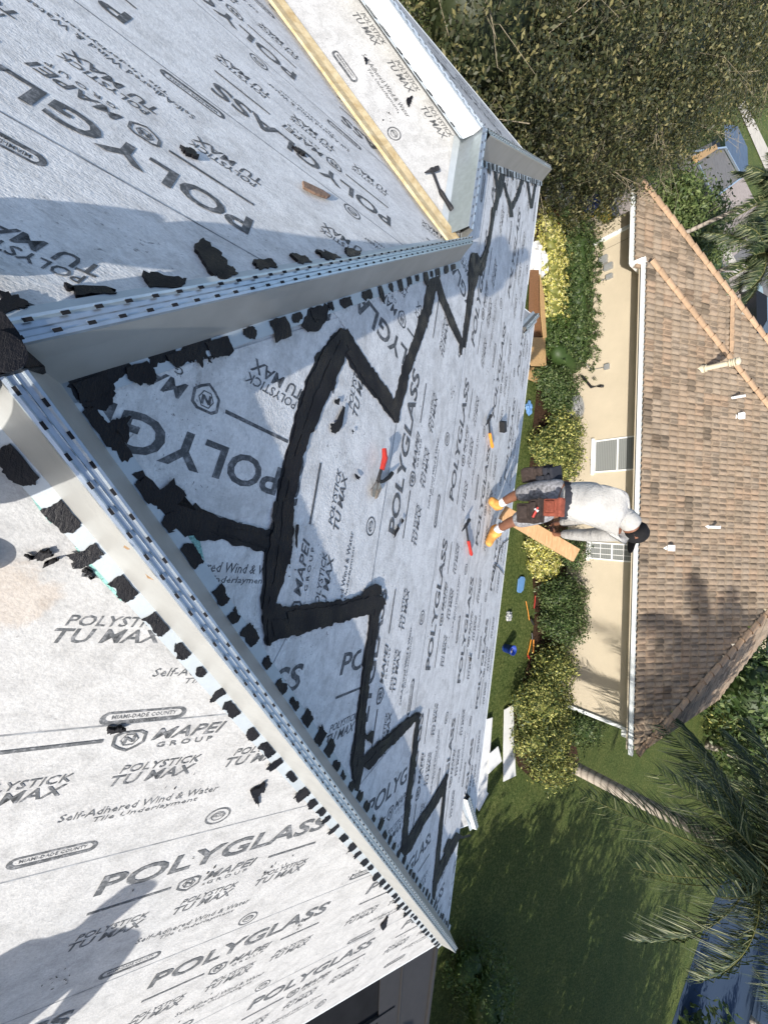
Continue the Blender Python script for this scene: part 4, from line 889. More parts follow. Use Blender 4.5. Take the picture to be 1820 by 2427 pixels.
def build_frond(mb, t):
    me = bpy.data.meshes.new('frond'); me.from_pydata(mb.v, [], mb.f); me.materials.append(M['leaf']); 
    a = me.color_attributes.new('tint', 'FLOAT_COLOR', 'CORNER'); out = []
    for p in me.polygons:
        c = (.16, .16, .05, 1) if mb.m[p.index] == 1 else PC[(p.index*7919+len(mb.v)) % len(PC)]; out += list(c)*p.loop_total
    a.data.foreach_set('color', out); return link(bpy.data.objects.new('frond', me), t)
PC = [(.040, .064, .024, 1), (.06, .085, .032, 1), (.022, .040, .016, 1), (.11, .135, .055, 1), (.038, .060, .025, 1), (.26, .27, .14, 1), (.03, .05, .02, 1)]
pb = gz(1325, 1800); palm('tall palm with a ringed grey trunk rising from the large speckled bush', pb[0], pb[1], 5.7, 4.2, 31, .21, 5, ll=.80)
for i, (px_, py_, h, L, lab) in enumerate(((1890, 2500, 2.4, 4.2, 'low palm at the lower right corner, fronds over the blue water'), (1850, 1830, 3.2, 3.6, 'low palm at the right edge behind the tall one, in front of the dark trees'))):
    c = gz(px_, py_, G+h+.3); palm(lab, c[0], c[1], h, L, 20, .2, 20+i, ll=.75)
for i, (px_, py_, h, L, lab) in enumerate(((1835, 455, 4.6, 1.8, 'slender palm beside the driveway, left of its pair'), (1815, 600, 4.8, 1.8, 'slender palm beside the driveway, nearer the black car'))):
    c = gz(px_, py_, G+h+.2); palm(lab, c[0], c[1], h, L, 22, .09, 40+i, ll=.42)

palm('very tall palm on the sunny side of the lawn, taller than every other palm', 13.8, 5.7, 14.3, 3.4, 26, .2, 77, ll=.7)
# street things
car = thing('parked_car', 'black car parked on the driveway behind the tiled roof', 'car')
c = gz(1792, 735, G+.8); dy = (gz(1792, 800, G+.8)-c); dy[2] = 0; dy /= np.linalg.norm(dy); dx = np.array([dy[1], -dy[0], 0]); CA_ = (dy, dx, np.array([0, 0, 1]))
def cp(a, b, z): return c*[1, 1, 0]+dy*a+dx*b+[0, 0, G+z]
mb = MB(); prof = [(-2.3, .35), (-2.35, .75), (-1.9, .95), (-1.1, 1.02), (-.5, 1.5), (1.2, 1.52), (2.0, 1.05), (2.35, .95), (2.35, .35)]
mb.add([cp(a, s*(.95 if z < 1.1 else .72), z) for s in (-1, 1) for a, z in prof], [tuple(range(9)), tuple(range(9, 18))]+[(i, (i+1) % 9, 9+(i+1) % 9, 9+i) for i in range(9)]); mb.build('body', M['car'], car, bevel=.05)
mb = MB()
for a0, z0, a1, z1 in ((-1.05, 1.05, -.55, 1.46), (1.25, 1.48, 1.9, 1.10)): mb.add([cp(a0, -.8, z0+.02), cp(a0, .8, z0+.02), cp(a1, .66, z1+.03), cp(a1, -.66, z1+.03)], [(0, 1, 2, 3)])
mb.build('windscreen', M['glass'], car)
for a in (-1.45, 1.45):
    for s in (-1, 1):
        mb = MB(); mb.tube([cp(a, s*.80, .34), cp(a, s*1.0, .34)], .34, 20); wo = mb.build('wheel', M['black'], car); mb = MB(); mb.tube([cp(a, s*1.0, .34), cp(a, s*1.012, .34)], .22, 12)
        for k in range(5): mb.beam(cp(a, s*1.015, .34), cp(a+.2*math.cos(k*1.257), s*1.015, .34+.2*math.sin(k*1.257)), .03, .03, up=tuple(dx))
        mb.build('rim', M['grey_metal'], wo)
tr_ = thing('dump_trailer', 'grey flat-topped trailer with white frame and a blue tarp by the pavement', 'trailer')
q = [gz(*p, G+1.3) for p in [(1640, 360), (1718, 350), (1757, 420), (1690, 470)]]; mb = MB(); mb.prism([p-[0, 0, .7] for p in q], (0, 0, .6)); mb.build('bed', M['asphalt'], tr_)
mb = MB()
for a, b in zip(q, q[1:]+q[:1]): mb.beam(a, b, .08, .10)
mb.build('frame', M['galv'], tr_)
mb = MB(); q2 = [gz(*p, G+1.0) for p in [(1715, 295), (1745, 300), (1768, 350), (1770, 395), (1758, 422), (1718, 352)]]; mb.prism(q2, (0, 0, .05)); mb.build('tarp', M['blue_tarp'], tr_, bevel=.02)
mb = MB(); q3 = [gz(*p, G+1.25) for p in [(1638, 372), (1690, 345), (1694, 356), (1645, 388)]]; mb.prism(q3, (0, 0, .12)); mb.build('side_panel', M['osb'], tr_)

# ------------------------------------------------------------------ YARD THINGS
b = gz(1195, 1535); tb = thing('bucket', 'blue bucket with white lettering standing on the sunlit lawn', 'bucket', None, b)
mb = MB(); prof = [(.12, .0), (.135, .02), (.16, .34), (.17, .34), (.17, .37), (.155, .37), (.14, .06), (0, .05)]
vs = [(r_*math.cos(a), r_*math.sin(a), z) for r_, z in prof for a in np.linspace(0, 2*math.pi, 25)[:-1]]; mb.add(vs, [(i*24+j, i*24+(j+1) % 24, (i+1)*24+(j+1) % 24, (i+1)*24+j) for i in range(len(prof)-1) for j in range(24)]); mb.build('body', M['blue'], tb, smooth=True)
mb = MB(); mb.tube([(.165*math.cos(a), .165*math.sin(a), .33-.12*math.sin(a*.5)) for a in np.linspace(-2.6, .5, 10)], .005, 5); mb.build('handle', M['steel'], tb)
def panel(name, px, h0, label, cat, m, thick=.02, lean=0, group=None):
    q = [gz(*p, G+h0) for p in px]; mb = MB(); mb.prism(q, (0, 0, thick)); o = mb.build(name, m); return tag(o, label, cat, group)
panel('white_board', [(1194, 1682), (1215, 1669), (1217, 1750), (1221, 1838), (1192, 1852), (1192, 1770)], .06, 'long white board lying on the grass along the mulch bed', 'board', M['white'], group='white boards on the lawn')
panel('white_board', [(1150, 1705), (1166, 1700), (1160, 1780), (1152, 1875), (1156, 1880), (1134, 1922), (1118, 1900), (1130, 1800)], .10, 'long white board half hidden under the roof edge of the bay', 'board', M['white'], group='white boards on the lawn')
panel('white_board', [(1160, 1785), (1179, 1768), (1188, 1803), (1156, 1834)], .16, 'short white board lying across the one under the roof edge', 'board', M['white'], group='white boards on the lawn')
panel('plywood_sheet', [(1255, 640), (1275, 640), (1285, 720), (1290, 805), (1250, 800)], .25, 'weathered brown strand board leaning beside the yellow hedge', 'board', M['osb_dark'], .02)
panel('plywood_sheet', [(1262, 800), (1290, 800), (1293, 868), (1258, 868), (1254, 860)], .45, 'bright orange strand board beside the dark hedge', 'board', M['osb'], .02)
panel('plywood_sheet', [(1278, 650), (1288, 700), (1294, 800), (1286, 802), (1280, 740)], .5, 'narrow orange strand board strip against the yellow hedge', 'board', M['osb'], .02)
panel('plywood_sheet', [(1250, 870), (1279, 872), (1277, 910), (1248, 898)], .15, 'small orange strand board near the dark rounded bush', 'board', M['osb'], .02)
def blobby(name, c, r, m, label, cat, seed=1, sq=.5):
    bm = bmesh.new(); bmesh.ops.create_icosphere(bm, subdivisions=3, radius=1); rr = np.random.default_rng(seed); ph = rr.uniform(0, 6, 6)
    for v in bm.verts: k = 1+.28*math.sin(v.co.x*5+ph[0])*math.sin(v.co.y*6+ph[1])+.18*math.sin(v.co.z*9+v.co.x*7+ph[2]); v.co = Vector((v.co.x*r[0]*k, v.co.y*r[1]*k, max(-.3, v.co.z)*r[2]*k))
    me = bpy.data.meshes.new(name); bm.to_mesh(me); bm.free(); me.materials.append(m); o = link(bpy.data.objects.new(name, me)); o.location = c; return tag(o, label, cat)
p = gz(1262, 622); blobby('plastic_bag', (p[0], p[1], G+.12), (.55, .5, .3), M['white'], 'crumpled translucent white plastic sheet at the roof edge near the yellow hedge', 'plastic sheet')
p = gz(1203, 1460); blobby('rag', (p[0], p[1], G+.04), (.16, .11, .09), M['grey_metal'], 'small grey crumpled rag on the lawn above the blue bucket', 'rag', 5)
p = gz(1249, 968); blobby('tarp', (p[0], p[1], G+.06), (.24, .16, .09), M['sky_blue'], 'light blue crumpled tarp at the foot of the mottled bush', 'tarp', 8)
p = gz(1370, 500); blobby('covered_barrel', (p[0], p[1], G+.3), (.4, .35, .5), mat('navy_cover', (.015, .03, .12), .6), 'dark blue covered barrel under the oak near the croton bush', 'barrel', 9)
# light blue kneeling mat
q = [gz(*p, G+.03) for p in [(1224, 1400), (1227, 1372), (1232, 1366), (1240, 1367), (1242, 1372), (1238, 1398), (1232, 1405), (1226, 1404)]]
mb = MB(); mb.prism(q, (0, 0, .04)); tag(mb.build('kneeling_pad', M['sky_blue'], bevel=.008), 'light blue oblong kneeling pad with a slot lying on the grass', 'pad')
# loppers and long tools on the mulch edge
def tool_line(name, label, segs, cat):
    t = thing(name, label, cat)
    for nm, m, a, b_, r_ in segs: mb = MB(); A_ = gz(*a, G+.06); B_ = gz(*b_, G+.06); mb.tube([A_, (A_+B_)/2+[0, 0, .01], B_], r_, 8); mb.build(nm, M[m], t)
    return t
tool_line('lopper', 'orange-handled lopper with red blades lying open along the mulch edge', [('handle', 'orange', (1258, 1516), (1250, 1552), .02), ('handle', 'orange', (1264, 1516), (1263, 1548), .02), ('blade', 'red', (1250, 1552), (1254, 1562), .03), ('pivot', 'dark', (1260, 1500), (1261, 1516), .03)], 'tool')
tool_line('saw_pole', 'thin yellow and orange pole lying on the grass next to the mulch', [('shaft', 'orange', (1246, 1425), (1254, 1470), .012), ('grip', 'black', (1256, 1466), (1264, 1480), .04)], 'tool')
tool_line('rake_handle', 'short red-orange stick lying on the mulch above the lopper', [('shaft', 'red', (1268, 1412), (1265, 1442), .018)], 'tool')
p = gz(1303, 527); t = thing('potted_agave', 'spiky agave in a terracotta pot at the end of the yellow hedge', 'potted plant', None, (p[0], p[1], G))
mb = MB(); mb.tube([(0, 0, 0), (0, 0, .4)], [.2, .28], 18); mb.build('pot', M['terracotta'], t); mb = MB()
for k in range(26):
    a = k*2.4; e = .2+.9*(k/26); d = np.array([math.cos(a)*math.cos(e), math.sin(a)*math.cos(e), math.sin(e)]); s_ = np.array([-math.sin(a), math.cos(a), 0])*.05
    mb.add([np.array([0, 0, .42])-s_, np.array([0, 0, .42])+s_, np.array([0, 0, .42])+d*.35+s_*.9, np.array([0, 0, .42])+d*.35-s_*.9, np.array([0, 0, .38])+d*.75], [(0, 1, 2, 3), (3, 2, 4)])
mb.build('leaves', mat('agave_green', (.14, .22, .08), .6), t)
for i, (x, y) in enumerate(((1300, 470), (1320, 455), (1345, 475), (1352, 505), (1330, 490))):
    p = gz(x, y); blobby('stone', (p[0], p[1], G+.05), (.35, .28, .2), M['concrete'], ['pale edging stone nearest the agave pot', 'pale edging stone deepest under the oak', 'pale edging stone left of the blue barrel', 'pale edging stone beside the blue barrel', 'pale edging stone in the middle of the ring'][i], 'stone', 20+i)['group'] = 'edging stones'

# ------------------------------------------------------------------ TOOLS ON THE ROOF
def fpt(x, y, h=.03): return on_plane(front(x, y), FP, h)
def rod(a, b, r_, n=10, taper=None, mb=None): mb = mb or MB(); mb.tube([a, (np.array(a)+np.array(b))/2, b], taper or r_, n); return mb
def hammer(hd0, hd1, grip0, grip1, label, gm, F=fpt):
    t = thing('hammer', label, 'hammer', None); a, b_ = F(*hd0, .045), F(*hd1, .045); g0, g1 = F(*grip0, .035), F(*grip1, .03); mid = (a+b_)/2
    mb = MB(); d = (b_-a)/np.linalg.norm(b_-a); mb.tube([a, a+d*.03], .017, 12); mb.tube([a+d*.03, a+(b_-a)*.45], .013, 10); mb.tube([a+(b_-a)*.4, a+(b_-a)*.6], .017, 8); mb.tube([a+(b_-a)*.55, b_+np.array([0, 0, -.01])], [.013, .004], 8); mb.build('head', M['dark'], t)
    rod(mid, g0, .010).build('shaft', M['dark'], t)
    mb = MB(); mb.tube([g0, g0+(g1-g0)*.15, g0+(g1-g0)*.5, g0+(g1-g0)*.9, g1], [.013, .018, .015, .019, .014], 12); mb.build('grip', M[gm], t); return t
hammer((1100.8, 1230.5), (1085, 1258), (1101, 1280), (1110, 1314), 'hammer with a red grip lying near the worker on the front slope', 'red')
hammer((1153, 985), (1142, 1008), (1152, 1026), (1160, 1060), 'hammer with an orange grip lying on the front slope left of the worker', 'orange')
hb = lambda x, y, h=.03: on_plane(backf(x, y), BP, h)
hammer((1034, 411), (1004, 420), (1038, 460), (1068, 505), 'dark hammer lying against the wooden valley strip', 'black', hb)
# snips
t = thing('tin_snips', 'open red-handled tin snips lying in the middle of the front slope', 'snips')
pv = fpt(885, 1142, .03); mb = MB(); mb.tube([fpt(892, 1063, .05), fpt(890, 1085, .06), fpt(885, 1112, .055)], [.013, .017, .014], 10); mb.build('red_grip', M['red'], t)
mb = MB(); mb.tube([fpt(886, 1108, .05), fpt(884, 1128, .04), pv], [.009, .010, .014], 8); mb.build('handle', M['black'], t)
mb = MB(); mb.tube([fpt(922, 1121, .02), fpt(912, 1130, .03), fpt(898, 1140, .03), pv], [.013, .013, .010, .013], 8); mb.build('black_grip', M['black'], t)
mb = MB(); a = fpt(870, 1150, .02); mb.prism([fpt(884, 1140, .03), fpt(890, 1155, .03), fpt(884, 1178, .02), fpt(880, 1182, .02), fpt(879, 1160, .03)], FP.N*.012); mb.prism([fpt(880, 1140, .03), fpt(868, 1158, .03), fpt(872, 1174, .02), fpt(878, 1178, .02), fpt(877, 1160, .03)], FP.N*.01); mb.build('jaws', M['steel'], t)
# small black block and cable
a, b_ = fpt(1183, 999, .04), fpt(1184, 1024, .04); mb = MB(); mb.beam(a, b_, .05, .07); tag(mb.build('tool_battery', M['black'], bevel=.006), 'small black battery block lying near the roof edge past the orange hammer', 'battery')
mb = MB(); mb.tube([fpt(*p, .01) for p in [(1203, 1278), (1190, 1288), (1183, 1300), (1176, 1330), (1172, 1345), (1168, 1360), (1164, 1376)]], .005, 6); mb.tube([fpt(*p, .01) for p in [(1169, 1338), (1180, 1345), (1192, 1361)]], .005, 6); tag(mb.build('cable', M['cable']), 'thin black cable curling at the roof edge right of the worker', 'cable')
mb = MB(); mb.prism([fpt(*p, .012) for p in [(1068-0, 1878-1), (1070, 1881), (1066, 1886)]], FP.N*.004)
p_ = [on_plane(leftf(*q), LP, .015) for q in [(712, 440), (735, 450), (760, 462), (778, 474), (770, 478), (740, 468), (715, 455)]]; mb = MB(); mb.prism(p_, LP.N*.012); tag(mb.build('wood_scrap', woodm('brown_scrap', (.10, .06, .04), (.34, .22, .15), (20, 20, 20))), 'weathered splinter of brown wood on the left slope below the round approval mark', 'wood scrap')
p_ = [on_plane(leftf(*q), LP, .03) for q in [(1035, 470), (1050, 500), (1040, 508), (1022, 500)]]; mb = MB(); mb.prism(p_, LP.N*.003); tag(mb.build('paper_scrap', M['white_paint']), 'torn white backing paper beside the wooden valley strip', 'scrap')
for i, (q, lab) in enumerate((([(296, 1292), (309, 1301), (303, 1303), (293, 1297)], 'curled wood shaving on the near hip metal, upper one'), ([(345, 1360), (362, 1372), (365, 1375), (350, 1370)], 'curled wood shaving on the near hip metal, lower one'))):
    pp = [hit(*p, (T/2, T/2, 1), -HF-T*CA/2+.16) for p in q]; mb = MB(); mb.prism(pp, (0, 0, .004)); o = mb.build('wood_shaving', M['wood']); tag(o, lab, 'shaving', 'wood shavings')

# ------------------------------------------------------------------ PEOPLE
def skin(name, chains, m, parent, sub=2, root=0, smooth=True):
    """chains: list of lists of (point, radius | (rx,ry)); shared points merge by coordinates"""
    V = []; E_ = []; Rr = []; idx = {}
    def vid(p, r_):
        k = tuple(round(float(q), 4) for q in p)
        if k not in idx: idx[k] = len(V); V.append(k); Rr.append(r_ if hasattr(r_, '__len__') else (r_, r_))
        return idx[k]
    for ch in chains:
        ids = [vid(p, r_) for p, r_ in ch]; E_ += list(zip(ids[:-1], ids[1:]))
    me = bpy.data.meshes.new(name); me.from_pydata(V, E_, []); o = bpy.data.objects.new(name, me); COL.objects.link(o)
    md = o.modifiers.new('s', 'SKIN'); md.use_smooth_shade = True
    for i, r_ in enumerate(Rr): me.skin_vertices[0].data[i].radius = r_
    for i in range(len(V)): me.skin_vertices[0].data[i].use_root = (i == root)
    s2 = o.modifiers.new('ss', 'SUBSURF'); s2.levels = s2.render_levels = sub
    dg = bpy.context.evaluated_depsgraph_get(); nm = bpy.data.meshes.new_from_object(o.evaluated_get(dg)); bpy.data.objects.remove(o); bpy.data.meshes.remove(me)
    nm.materials.clear(); nm.materials.append(m)
    for p in nm.polygons: p.use_smooth = smooth
    nm.name = name; return link(bpy.data.objects.new(name, nm), parent)
def lerp(a, b, t_): return np.array(a)*(1-t_)+np.array(b)*t_
def hand_chains(wrist, d, nrm, s=1.0, curl=.6):
    """palm and five fingers starting at wrist, pointing d, palm normal nrm"""
    wrist = np.array(wrist, float); d = np.array(d, float)/np.linalg.norm(d); nrm = np.array(nrm, float); nrm -= d*(nrm @ d); nrm /= np.linalg.norm(nrm); sd = np.cross(d, nrm); ch = []
    palm_ = wrist+d*.05*s; ch.append([(wrist, .026*s), (palm_, (.036*s, .02*s))])
    for i, (o, l) in enumerate(((-.030, .075), (-.010, .085), (.010, .08), (.028, .062))):
        k0 = palm_+d*.04*s+sd*o*s; k1 = k0+(d*math.cos(curl*.5)+nrm*math.sin(curl*.5))*l*.45*s; k2 = k1+(d*math.cos(curl*1.6)+nrm*math.sin(curl*1.6))*l*.33*s; k3 = k2+(d*math.cos(curl*2.4)+nrm*math.sin(curl*2.4))*l*.25*s
        ch.append([(palm_, (.036*s, .02*s)), (k0, .0105*s), (k1, .0095*s), (k2, .0085*s), (k3, .007*s)])
    q = wrist+d*.03*s-sd*.03*s; ch.append([(palm_, (.036*s, .02*s)), (q+d*.02*s, .012*s), (q+(d*.6-sd*.5+nrm*.4)*.045*s, .0105*s), (q+(d*1.1-sd*.5+nrm*.8)*.06*s, .009*s)])
    return ch
def boot_mesh(t, ankle, toe_dir, pl, m, s=1.0, sole=True, name='boot'):
    f = np.array(toe_dir, float); f -= pl.N*(f @ pl.N); f /= np.linalg.norm(f); b = on_plane(ankle, pl, 0)
    o = skin(name, [[(np.array(ankle)+[0, 0, .07*s], .052*s), (b+[0, 0, .09*s]-f*.01, .055*s), (b+pl.N*.055*s-f*.05*s, (.045*s, .05*s)), (b+pl.N*.05*s-f*.055*s, .045*s)], [(b+[0, 0, .09*s]-f*.01, .055*s), (b+pl.N*.055*s+f*.06*s, (.052*s, .046*s)), (b+pl.N*.045*s+f*.14*s, (.052*s, .038*s)), (b+pl.N*.042*s+f*.19*s, (.042*s, .032*s))]], m, t)
    return o
wk = thing('person', 'worker in pale grey shirt and black cap bending at the roof edge with a plank', 'person')
S_ = 1.09
aL, aR = on_plane(front(1156, 1258), FP, .0), on_plane(front(1162, 1197), FP, .0)      # feet
kL, kR = at_y(1212, 1236, 3.72), at_y(1224, 1172, 3.76)
pel = at_y(1310, 1183, 3.78); hL = pel+np.array([.11, .05, -.03]); hR = pel+np.array([-.11, -.03, -.03])
chest = at_y(1420, 1195, 4.08); neck = at_y(1478, 1230, 4.24); head = at_y(1500, 1258, 4.38)
shR = at_y(1462, 1178, 4.05); shL = at_y(1466, 1262, 4.30)
elL = at_y(1395, 1268, 4.42); wrL = at_y(1325, 1266, 4.52)
elR = at_y(1400, 1225, 4.42); wrR = at_y(1322, 1240, 4.60)
ankL = aL+[0, 0, .10]; ankR = aR+[0, 0, .10]
body = [[(pel, .13), (lerp(pel, chest, .5), (.14, .12)), (chest, (.13, .10)), (neck, .060), (head, (.082, .095)), (head+(head-neck)/np.linalg.norm(head-neck)*.09, (.07, .08))],
        [(pel, .13), (hL, .10), (kL, .062), (lerp(kL, ankL, .35), .056), (ankL, .038)], [(pel, .13), (hR, .10), (kR, .062), (lerp(kR, ankR, .35), .056), (ankR, .038)],
        [(chest, (.13, .10)), (shL, .058), (elL, .042), (wrL, .028)], [(chest, (.13, .10)), (shR, .058), (elR, .042), (wrR, .028)]]
body += [c_ for c_ in hand_chains(wrL, (0, .25, -1), (-.6, .6, 0), S_, .9)] + [c_ for c_ in hand_chains(wrR, (.2, .2, -1), (.6, .5, 0), S_, .9)]
bo = skin('body', body, M['skin'], wk)
# face: nose, ears, eyes on the head
fd = np.array([.75, .45, -.45]); fd /= np.linalg.norm(fd); upv = (head-neck)/np.linalg.norm(head-neck); sdv = np.cross(fd, upv); sdv /= np.linalg.norm(sdv)
mb = MB(); mb.tube([head+fd*.085+upv*.02, head+fd*.115-upv*.01, head+fd*.09-upv*.02], [.008, .014, .008], 8)
for s in (-1, 1): mb.tube([head+sdv*s*.082-upv*.02, head+sdv*s*.1+upv*.02], [.016, .02], 8)
mb.tube([head+fd*.085-upv*.045-sdv*.022, head+fd*.093-upv*.045, head+fd*.085-upv*.045+sdv*.022], .006, 6); mb.build('nose_ears_mouth', M['skin'], bo, smooth=True)
mb = MB()
for s in (-1, 1): mb.tube([head+fd*.082+sdv*s*.033+upv*.02, head+fd*.09+sdv*s*.033+upv*.02], .010, 8)
mb.build('eyes', M['white_paint'], bo)
skin('shirt', [[(pel+(chest-pel)*.05, (.175, .15)), (lerp(pel, chest, .35)+np.array([0, 0, .02]), (.21, .18)), (lerp(pel, chest, .75)+np.array([0, -.01, .04]), (.245, .20)), (lerp(chest, neck, .3)+np.array([0, 0, .03]), (.235, .18)), (lerp(chest, neck, .8), (.13, .12)), (neck, .09)],
   [(lerp(chest, neck, .3)+np.array([0, 0, .03]), (.235, .18)), (shL, .105), (lerp(shL, elL, .6), .082), (elL, .074), (lerp(elL, wrL, .55), .066), (lerp(elL, wrL, .92), .048)],
   [(lerp(chest, neck, .3)+np.array([0, 0, .03]), (.235, .18)), (shR, .105), (lerp(shR, elR, .6), .082), (elR, .074), (lerp(elR, wrR, .55), .066), (lerp(elR, wrR, .92), .048)]], M['shirt'], wk)
skin('shorts', [[(pel+(chest-pel)*.26, (.175, .15)), (pel, (.175, .155))], [(pel, (.175, .155)), (hL, .125), (lerp(hL, kL, .6), .105), (lerp(hL, kL, 1.0), .095)], [(pel, (.175, .155)), (hR, .125), (lerp(hR, kR, .6), .105), (lerp(hR, kR, 1.02), .095)]], M['shorts'], wk, root=1)
for k_, a_ in ((kL, ankL), (kR, ankR)): skin('sock', [[(lerp(k_, a_, .5), .060), (lerp(k_, a_, .75), .052), (a_, .046)]], M['sock'], wk)
boot_mesh(wk, ankL, (.55, -.35, 0), FP, M['boot'], S_); boot_mesh(wk, ankR, (-.1, -1, 0), FP, M['boot'], S_)
# cap
cap = skin('cap', [[(head-upv*.035-fd*.03, (.108, .115)), (head+upv*.03-fd*.018, (.125, .13)), (head+upv*.095-fd*.012, (.115, .12)), (head+upv*.13-fd*.01, (.07, .075))]], M['cap'], wk)
mb = MB(); q = []
for a in np.linspace(-1.2, 1.2, 11): q.append(head+upv*.045+fd*(.09+.13*math.cos(a))+sdv*.095*math.sin(a))
q += [head+upv*.045+sdv*.07+fd*.05, head+upv*.045-sdv*.07+fd*.05]; mb.prism(q, upv*.010); mb.build('cap_brim', M['cap'], cap)
skin('neck_cloth', [[(lerp(chest, neck, .7)-fd*.01, (.12, .12)), (lerp(neck, head, .15)-fd*.03, (.105, .11)), (lerp(neck, head, .55)-fd*.035, (.108, .112)), (lerp(neck, head, .85)-fd*.04, (.10, .105))]], M['shirt'], wk)
# tool belt and pouches
bdir = (chest-pel)/np.linalg.norm(chest-pel); bx = np.cross(bdir, (0, 0, 1)); bx /= np.linalg.norm(bx); by = np.cross(bdir, bx); bc_ = pel+bdir*.11; mb = MB()
ring_ = [bc_+bx*.185*math.cos(a)+by*.165*math.sin(a) for a in np.linspace(0, 2*math.pi, 25)]
for a, b_ in zip(ring_[:-1], ring_[1:]): mb.box((a+b_)/2, (np.linalg.norm(b_-a)*1.1, .012, .07), ((b_-a)/np.linalg.norm(b_-a), np.cross(bdir, (b_-a)/np.linalg.norm(b_-a)), bdir))
mb.build('tool_belt', M['dark_cloth'], wk)
pc = at_y(1268, 1222, 3.60); 
def pouch(c_, size, m, ang=0, name='tool_pouch'):
    mb = MB(); A_ = ((math.cos(ang), math.sin(ang), 0), (-math.sin(ang), math.cos(ang), 0), (0, 0, 1)); mb.box(c_, size, A_); mb.box(np.array(c_)+[0, -.01, size[2]*.42], (size[0]*1.08, size[1]*1.15, size[2]*.22), A_); mb.box(np.array(c_)+[0, -size[1]*.5, -size[2]*.1], (size[0]*.7, size[1]*.3, size[2]*.5), A_); o = mb.build(name, M[m], wk, bevel=.022); return o
pouch(at_y(1250, 1216, 3.60), (.20, .10, .20), 'pouch', .2); pouch(at_y(1272, 1210, 3.58), (.22, .09, .12), 'pouch', .1); pouch(at_y(1312, 1203, 3.62), (.17, .07, .19), 'pouch_red', .1)
pouch(at_y(1272, 1124, 3.80), (.15, .20, .26), 'pouch', .4); pouch(at_y(1306, 1124, 3.80), (.14, .17, .14), 'dark_cloth', .4); pouch(at_y(1290, 1136, 3.74), (.08, .08, .16), 'dark_cloth', .2)
mb = MB(); mb.tube([at_y(1275, 1202, 3.52), at_y(1262, 1226, 3.52)], .012, 8); mb.build('screwdriver', M['red'], wk); mb = MB(); mb.tube([at_y(1268, 1206, 3.52), at_y(1275, 1212, 3.52)], .012, 8); mb.build('marker', M['white_paint'], wk)
# plank
a = at_y(1190, 1214, 4.02); b_ = at_y(1364, 1316, 4.80); d_ = (b_-a)/np.linalg.norm(b_-a); v_ = (a+b_)/2; v_ = v_/np.linalg.norm(v_)+np.array([.35, .1, .3]); x_ = v_-d_*(v_ @ d_); x_ /= np.linalg.norm(x_); u_ = np.cross(x_, d_)
mb = MB(); mb.box((a+b_)/2, (np.linalg.norm(b_-a), .05, .17), (d_, x_, u_)); tag(mb.build('wooden_plank', M['wood'], bevel=.004), 'brown wooden plank held out beyond the roof edge by the bending worker', 'plank')

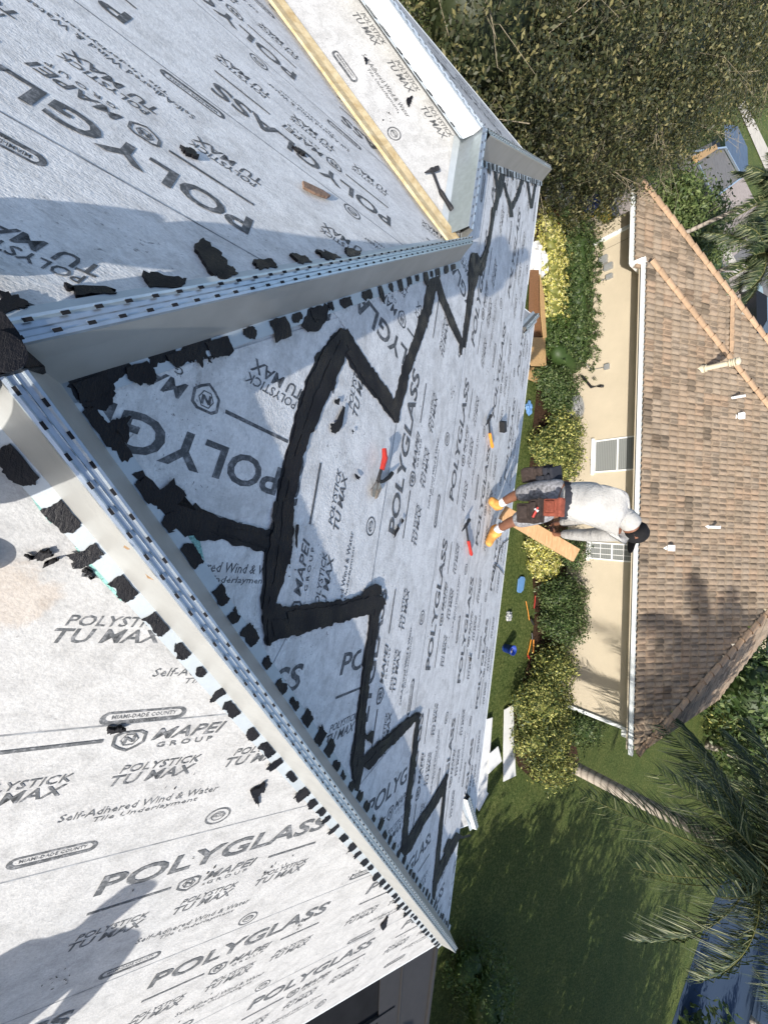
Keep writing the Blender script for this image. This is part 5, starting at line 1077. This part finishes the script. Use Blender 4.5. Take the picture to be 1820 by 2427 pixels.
# the photographer, behind the camera, whose shadow crosses the hips
ph = thing('person', 'photographer in dark work clothes standing behind the roof peak holding up a phone', 'person')
fL = on_plane((.10, -.35, 0), RP, .10); fR = on_plane((-.42, -.45, 0), LP, .10)
def stander(t, fL, fR, pelv, chest, head_, hands, face=(0, 1, -.3)):
    pelv, chest, head_ = map(np.array, (pelv, chest, head_)); neck_ = lerp(chest, head_, .55); hl = pelv+[.11, 0, -.03]; hr = pelv+[-.11, 0, -.03]; ch = [[(pelv, .14), (lerp(pelv, chest, .5), (.17, .12)), (chest, (.20, .13)), (neck_, .065), (head_, (.085, .10)), (head_+[0, 0, .07], (.07, .08))]]
    for h_, f_ in ((hl, fL), (hr, fR)): ch.append([(pelv, .14), (h_, .105), (lerp(h_, f_, .5)+[0, .04, 0], .07), (lerp(h_, f_, .7), .062), (f_, .042)])
    for s, hd in ((1, hands[0]), (-1, hands[1])):
        sh = chest+[s*.20, 0, .06]; el = lerp(sh, hd, .5)+[s*.08, -.05, -.12]; ch.append([(chest, (.20, .13)), (sh, .07), (el, .05), (hd, .032)]); ch += hand_chains(hd, np.array([-s*.5, .6, .4]), (-s, 0, 0), 1.05, .7)
    skin('body', ch, M['skin'], t)
    skin('work_clothes', [[(pelv, (.16, .14)), (lerp(pelv, chest, .5), (.20, .15)), (chest, (.225, .155)), (lerp(chest, neck_, .8), .10)]]+[[(pelv, (.16, .14)), (h_, .125), (lerp(h_, f_, .5)+[0, .04, 0], .09), (lerp(h_, f_, .9), .075)] for h_, f_ in ((hl, fL), (hr, fR))]+[[(chest, (.225, .155)), (chest+[s*.21, 0, .06], .085), (lerp(chest+[s*.2, 0, .06], hd, .5)+[s*.08, -.05, -.12], .065), (lerp(chest+[s*.2, 0, .06], hd, .9), .045)] for s, hd in ((1, hands[0]), (-1, hands[1]))], M['dark_cloth'], t)
    skin('cap', [[(head_+[0, 0, .03], (.098, .11)), (head_+[0, 0, .10], (.08, .09))]], M['cap'], t)
    mb = MB(); f = np.array(face)/np.linalg.norm(face); mb.tube([head_+f*.09, head_+f*.125-[0, 0, .02]], [.01, .014], 8); mb.build('nose', M['skin'], t)
stander(ph, fL, fR, (.06, -.44, -.43), (.20, -.37, .12), (.18, -.36, .46), ((.14, -.14, .06), (-.06, -.14, .07)))
bt = thing_part('boots', ph)
for f_, d, pl_ in ((fL, (.1, 1, 0), RP), (fR, (-.2, 1, 0), LP)): boot_mesh(bt, f_, d, pl_, M['black'], 1.1)
mb = MB(); mb.box((.02, -.085, .045), (.17, .012, .085)); tag(mb.build('phone', M['black'], bevel=.004), 'black phone held up just behind the viewpoint by the photographer', 'phone')
hp = thing('person', 'second worker in dark clothes standing lower on the right slope outside the picture', 'person')
bx_, by_ = 2.86, -.56; f1 = on_plane((bx_+.15, by_, 0), RP, .1); f2_ = on_plane((bx_-.15, by_-.1, 0), RP, .1); zb = f1[2]
stander(hp, f1, f2_, (bx_, by_-.1, zb+.78), (bx_-.05, by_, zb+1.28), (bx_-.12, by_+.12, zb+1.52), ((bx_+.36, by_-.05, zb+.84), (bx_-.36, by_-.05, zb+.84)))
for f_ in (f1, f2_): boot_mesh(hp, f_, (0, 1, 0), RP, M['black'], 1.1)
hp.rotation_euler = (0, 0, R(45)); _c = Vector((bx_, by_, 0)); hp.location = _c - Matrix.Rotation(R(45), 3, 'Z') @ _c + Vector((.06, -.06, .0))
for k_ in list(M): pass
